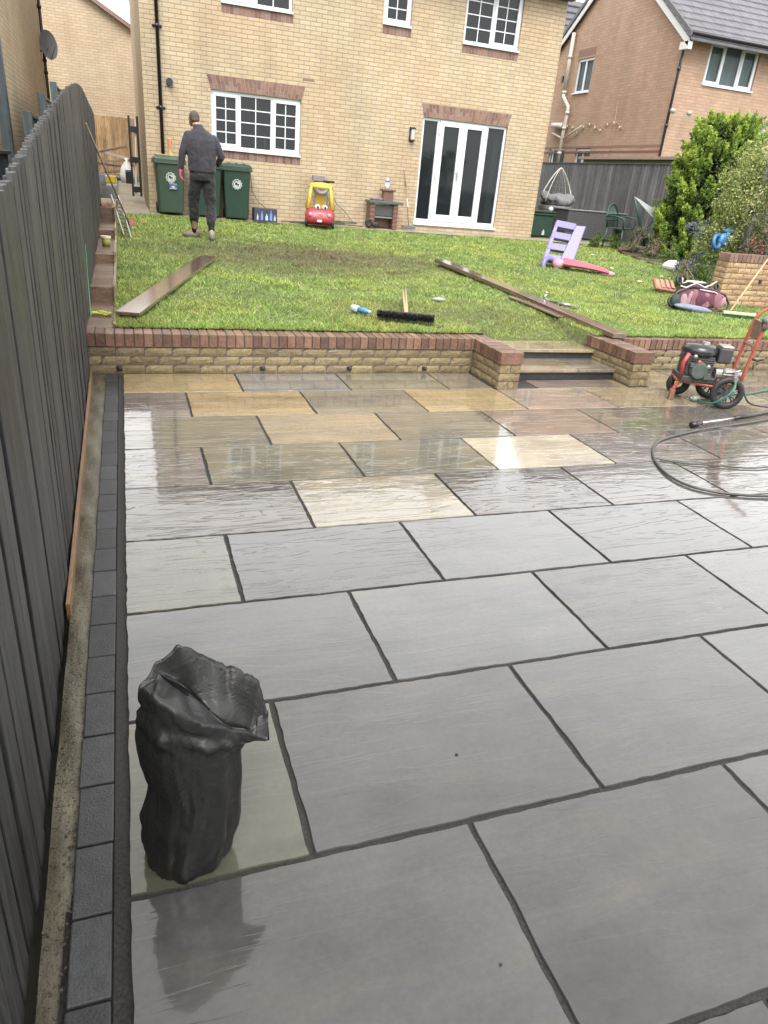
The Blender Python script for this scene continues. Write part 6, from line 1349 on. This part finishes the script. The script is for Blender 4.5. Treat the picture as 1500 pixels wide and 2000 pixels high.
def bush(name,lab,cat,base,lobes,m,nst=10,leaf=.035,dens=900,stem_m=None,group=None):
    """lobes: (x,y,z,rx,ry,rz,weight) relative to base"""
    t=thing(name,lab,cat,base,0,group); mb=MB()
    for i in range(nst):
        lo=lobes[i%len(lobes)]; e=Vector((lo[0]+random.uniform(-.6,.6)*lo[3],lo[1]+random.uniform(-.5,.5)*lo[4],lo[2]+random.uniform(-.2,.7)*lo[5])); s=Vector((lo[0]*.15+random.uniform(-.08,.08),lo[1]*.15+random.uniform(-.06,.06),0)); mid=s.lerp(e,.5)+Vector((random.uniform(-.06,.06),random.uniform(-.06,.06),.05)); mb.tube([s,mid,e],[.014,.010,.004],5)
    mb.build('stems',stem_m or mat('twig_brown',(.13,.09,.06),.8,.3,20,.3),t,smooth=True)
    P=[];Rn=[]
    for (x,y,z,rx,ry,rz,wt) in lobes:
        nc=int(18*wt)+3
        for k in range(nc):
            v=NPR.randn(3); v/=np.linalg.norm(v); v*= (.45+.55*NPR.rand()); c=np.array([x,y,z])+v*np.array([rx,ry,rz]); n_=int(dens*wt/nc); cr_=.35*min(rx,rz)*(.5+NPR.rand())
            C=c+NPR.randn(n_,3)*cr_*.5; C[:,2]=np.maximum(C[:,2],.01); P.append(leaf_tris(C,np.tile(v*.6+[0,0,.3],(n_,1)),leaf*(.6+.7*NPR.rand(n_)),.36,.8)); Rn.append(np.clip(.35*NPR.rand()+.7*NPR.rand(n_),0,1))
    o=tri_cloud('leaves',np.concatenate(P),m,np.concatenate(Rn)); o.parent=t; return t
bush('variegated_bush','pale yellow-green variegated bush growing over the brick planter wall','bush',(9.3,8.0,1.0),[(-.35,0,.75,.40,.4,.40,1.3),(.1,.1,1.25,.62,.5,.48,2.4),(-.25,.1,1.0,.42,.4,.5,1.5),(.7,0,.7,.5,.5,.6,1.5),(-.05,.2,.35,.5,.45,.35,1.2),(.9,.1,1.4,.5,.4,.3,1),(-.55,.1,.2,.3,.3,.25,.7)],M_VAR,16,.030,2600)
bush('dull_shrub','thin grey-brown shrub among dark trunks at the right edge above the planter wall','shrub',(9.45,7.45,1.0),[(-.45,0,.35,.35,.25,.35,1),(.15,0,.55,.40,.2,.45,1.2),(-.2,.1,.95,.4,.2,.3,.8)],M_DKL,18,.026,1300)
for i,(x,y,lean,lab) in enumerate(((8.98,7.75,.05,'dark leaning trunk behind the planter wall, leftmost of three'),(9.30,7.7,.10,'dark trunk behind the planter wall, middle of three'),(9.62,7.7,.08,'dark trunk behind the planter wall, rightmost of three'))):
    mb=MB(); mb.tube([(x,y,.7),(x+lean*.5,y,1.4),(x+lean*1.6,y+.05,2.3)],[.055,.045,.02],8); o=mb.build('trunk',mat('dark_trunk',(.07,.062,.06),.8,.3,20,.5),smooth=True); tag(o,lab,'tree trunk')
bush('purple_flower_shrub','shrub with mauve blue flowers at the foot of the conifer','shrub',(8.75,8.3,.47),[(-.1,.1,.25,.28,.25,.25,1),(.25,.2,.6,.25,.25,.25,.7),(.05,.3,.85,.2,.2,.15,.4)],mat_leaf('mauve_leaf',[(0,(.06,.09,.04)),(.45,(.11,.15,.06)),(.55,(.17,.17,.30)),(1,(.30,.29,.48))],.6,.2),10,.028,1100)
bush('leafy_shrub','bright green leafy shrub between the conifer and the flower bed corner','shrub',(8.3,7.9,.43),[(0,0,.2,.25,.2,.2,1),(.3,.1,.35,.25,.2,.25,.9)],M_GRL,8,.032,900)
bush('bramble','brown dry undergrowth against the left side of the planter wall','undergrowth',(8.05,7.45,.42),[(-.1,.1,.12,.2,.15,.12,.7),(.1,.5,.35,.2,.25,.25,.8)],M_DKL,10,.026,800)
bush('red_flower_shrub','small shrub with dusky red flowers above the blue toy ring','shrub',(9.0,7.55,1.0),[(0,0,.18,.16,.12,.12,.6)],mat_leaf('red_leaf',[(0,(.10,.08,.05)),(.4,(.15,.12,.06)),(.5,(.38,.07,.08)),(1,(.50,.14,.14))],.6,.2),6,.028,600)
for i,(x,y,m_,lab,s) in enumerate(((10.6,13.9,M_GRL,'low green plant, leftmost along the far edge of the lawn',.7),(11.0,13.7,M_GRL,'bright green tuft in front of the rattan seat',1.0),(11.0,13.0,M_DKL,'brown-green straggly plant left of the green garden chair',1.3),(11.25,12.55,M_DKL,'rounded dull green plant in front of the green garden chair',1.2),(10.9,12.2,M_DKL,'low dull plant at the corner of the bed left of the conifer',.9),(10.9,11.6,M_GRL,'dark leaved plant at the foot of the conifer by the white stone',.9))):
    bush('bed_plant',lab,'plant',(x,y,zg(x,y)),[(0,0,.16*s,.26*s,.2*s,.17*s,.8),(.12,.05,.34*s,.16*s,.14*s,.14*s,.4)],m_,8,.030,800,None,'plants along the bed at the edge of the lawn')
# soil of the flower bed
M_BED=mat('bed_soil',(.07,.05,.032),.95,.4,12,1.0,bd=.03)
bo=grid('flower_bed',[0+.1*i for i in range(11)],[6.95+.2*i for i in range(36)],lambda u,y:0,M_BED)
for v in bo.data.vertices:
    u,y=v.co.x,v.co.y; xl=8.9+(y-7.0)*.30 if y>9.2 else 7.95+(y-7.0)*.72; v.co.x=xl+u*(13-xl); v.co.z=zg(v.co.x,y)+.02+.02*math.sin(v.co.x*7+y*5)
bo['kind']='structure'
# blue toy ring
t=thing('blue_toy_ring','bright blue plastic ring toy caught in the shrubs beside the conifer','toy',(8.60,7.9,1.22))
mb=MB(); mb.torus((0,0,0),.09,.028,Euler((R(80),0,R(15))).to_matrix(),26,10,R(60),R(330)); mb.build('ring',mat('bright_blue',(.03,.15,.34),.35,.1,9,0),t,smooth=True)
mb=MB(); mb.ell((.18,.05,.03),(.13,.06,.10),12,8); mb.ell((.24,.05,.16),(.12,.05,.04),10,6); mb.build('body',mat('mid_blue',(.06,.22,.50),.4,.3,20,0),t,smooth=True)

# ================================================================ garden furniture on the right
t=thing('rattan_sofa','dark grey rattan garden sofa against the side fence','sofa',(11.65,15.9,.69)); T=Matrix.Translation((-11.65,-15.9,-.69))
M_RAT=mat('dark_rattan',(.085,.083,.087),.45,.3,40,.5)
mb=MB()
for k in range(15): z=.72+k*.043; mb.box(10.75+.002*(k%2),12.5,15.50+.006*(k%2),15.53,z,z+.036)
for k in range(15): z=.72+k*.043; mb.box(12.47,12.5,15.53,16.3,z,z+.036); mb.box(10.75,10.78,15.53,16.3,z,z+.036)
o=mb.build('woven_back',M_RAT,t); o.matrix_parent_inverse=T
mb=MB(); mb.box(10.79,12.46,15.54,16.3,.7,1.30); o=mb.build('core',M_BLACKM,t); o.matrix_parent_inverse=T
mb=MB(); mb.box(10.72,12.53,15.47,15.62,1.365,1.385); mb.box(10.72,12.53,15.62,16.32,1.366,1.384); o=mb.build('top_rim',mat('rim_pale',(.20,.20,.21),.3),t,bevel=.004); o.matrix_parent_inverse=T
t=thing('compost_bin','dark green square compost bin beside the right corner of the main house','bin',(10.08,15.75,.69)); 
mb=MB(); mb.box(-.28,.30,-.2,.3,0,.50); mb.build('body',M_GREENB,t,bevel=.02)
mb=MB(); mb.box(-.31,.33,-.23,.33,.50,.535); mb.box(-.31,.33,-.23,.33,.56,.60); mb.box(-.29,.31,-.2,.31,.53,.56); mb.build('lid',M_GREENB,t,bevel=.008)
mb=MB(); mb.box(.02,.09,-.206,-.2,.04,.13); mb.loft([(.055,-.2065,.15,.02,.02),(.055,-.203,.15,.02,.02)],10,ax='y'); mb.build('sticker',M_DECAL,t)
mb=MB(); mb.ell((10.28,15.6,1.34),(.065,.065,.06),12,8); o=mb.build('ball',M_WHITE,smooth=True); tag(o,'small white ball on the lid of the compost bin','ball')
t=thing('egg_chair','white framed hanging egg chair with grey cushions in front of the side fence','chair',(11.08,16.75,1.5))
def egg(ang,w,mb,rad):
    pts=[]
    for i in range(25):
        f=i/24; a=f*2-1; x=w*math.sin(f*math.pi)**.75*0+ w*a; z=.83*(1-abs(a)**1.35)**.80 if abs(a)<1 else 0
        pts.append((x*math.cos(ang),x*math.sin(ang),z))
    mb.tube(pts,rad,8)
mb=MB(); egg(0,.50,mb,.016); egg(R(28),.52,mb,.009); mb.build('frame',mat('egg_white',(.48,.46,.42),.4),t,smooth=True)
mb=MB()
for k in range(9): egg(R(50)+R(14)*k,.46,mb,.0022)
for z in (.12,.25,.38,.50): mb.torus((0,0,z),.48*(1-(z/.80)**1.1)**.57,.003,None,24,4,R(20),R(160))
mb.build('weave',mat('weave_grey',(.22,.22,.22),.6),t)
mb=MB(); 
for k in range(16): z=-.09-k*.02; r_=.44*math.sqrt(max(.05,1-(k/18)**2)); mb.torus((0,0,z),r_,.010,None,26,5)
mb.build('basket',MC['weave_grey'],t)
mb=MB()
for k in range(12):
    a=R(180+5+k*18); mb.ell((math.cos(a)*.30,math.sin(a)*.30,.02+.10*random.random()),(.17+.05*random.random(),.15,.10+.05*random.random()),12,8,Euler((0,random.uniform(-.5,.5),a)).to_matrix())
mb.ell((0,0,-.02),(.44,.40,.11),14,8); mb.v=[tuple(crumple(v,.03,6)) for v in mb.v]; o=mb.build('cushion',mat('grey_cushion',(.15,.15,.155),.85,.25,12,.3),t,smooth=True); remesh(o,.018,2)
t=thing('garden_chair','dark green plastic garden chair beside the rattan sofa','chair',(11.1,13.75,.95),R(25))
M_GC=mat('garden_green',(.018,.05,.035),.4,.1,8,0)
mb=MB(); mb.box(-.24,.24,-.22,.22,.12,.15); mb.build('seat',M_GC,t,bevel=.01)
mb=MB(); mb.tube([(-.24,.22,.14),(-.25,.26,.42),(-.15,.30,.60),(0,.31,.65),(.15,.30,.60),(.25,.26,.42),(.24,.22,.14)],.02,8)
for k in range(5): x=-.16+.08*k; mb.tube([(x,.23,.15),(x*.95,.30,.60-abs(x)*.4)],.016,6)
for z in (.3,.42): mb.tube([(-.24,.25,z),(.24,.25,z)],.015,6)
mb.build('backrest',M_GC,t,smooth=True)
for s_ in (-1,1):
    mb=MB(); mb.tube([(s_*.25,.24,.38),(s_*.29,.0,.39),(s_*.28,-.2,.36),(s_*.26,-.22,.14)],.02,8); mb.build('arm',M_GC,t,smooth=True)
    for y_ in (-.2,.2): mb=MB(); mb.tube([(s_*.22,y_,.13),(s_*.25,y_*1.15,-.33)],.022,6); mb.build('leg',M_GC,t,smooth=True)
t=thing('folded_parasol','folded garden parasol frame with pale striped fabric leaning by the conifer','parasol',(11.6,13.3,.7)); T=Matrix.Translation((-11.6,-13.3,-.7))
mb=MB(); mb.tube([(11.08,13.45,1.78),(11.3,13.4,1.35),(11.62,13.3,.62)],[.02,.035,.03],8); mb.tube([(11.35,13.35,1.0),(11.62,13.3,1.30)],.015,6); mb.tube([(11.3,13.3,.95),(11.95,13.2,.93)],.02,6); o=mb.build('frame',M_GC,t,smooth=True); o.matrix_parent_inverse=T
mb=MB(); n=10
for k in range(n):
    f0,f1=k/n,(k+1)/n; tip=Vector((11.10,13.45,1.79)); A=Vector((12.05,13.45,1.50)); B=Vector((12.0,13.25,1.16)); p=A.lerp(B,f0); q=A.lerp(B,f1); dd=Vector((0,.0,.03*(k%2))); mb.mi=k%2
    m0=tip.lerp(p,.5)+Vector((0,-.03,-.03*math.sin(f0*9)-.04)); m1=tip.lerp(q,.5)+Vector((0,-.03,-.03*math.sin(f1*9)-.04)); t2=tip+Vector((.02,-.01,-.03))*f1
    mb.add([tip,t2,m1,m0,q,p],[(0,1,2,3),(3,2,4,5)])
o=mb.build('canopy',[mat('canvas_pale',(.40,.42,.40),.7,.1,9,.1),mat('canvas_grey',(.30,.33,.32),.7,.1,9,.1)],t,smooth=False); o.matrix_parent_inverse=T; s_=o.modifiers.new('t','SOLIDIFY'); s_.thickness=.006
mb=MB(); mb.box(11.55,12.2,13.15,13.5,.6,.98); o=mb.build('storage_box',mat('box_charcoal',(.06,.063,.07),.5,.2,8,.1),bevel=.02); tag(o,'dark grey box under the parasol frame left of the conifer','box')
mb=MB(); mb.tube([(10.85,13.3,.66),(11.4,13.1,.72)],.05,8); o=mb.build('log',mat('log_brown',(.17,.11,.08),.8,.3,10,.6),smooth=True); tag(o,'short brown log lying among the bed plants','log')
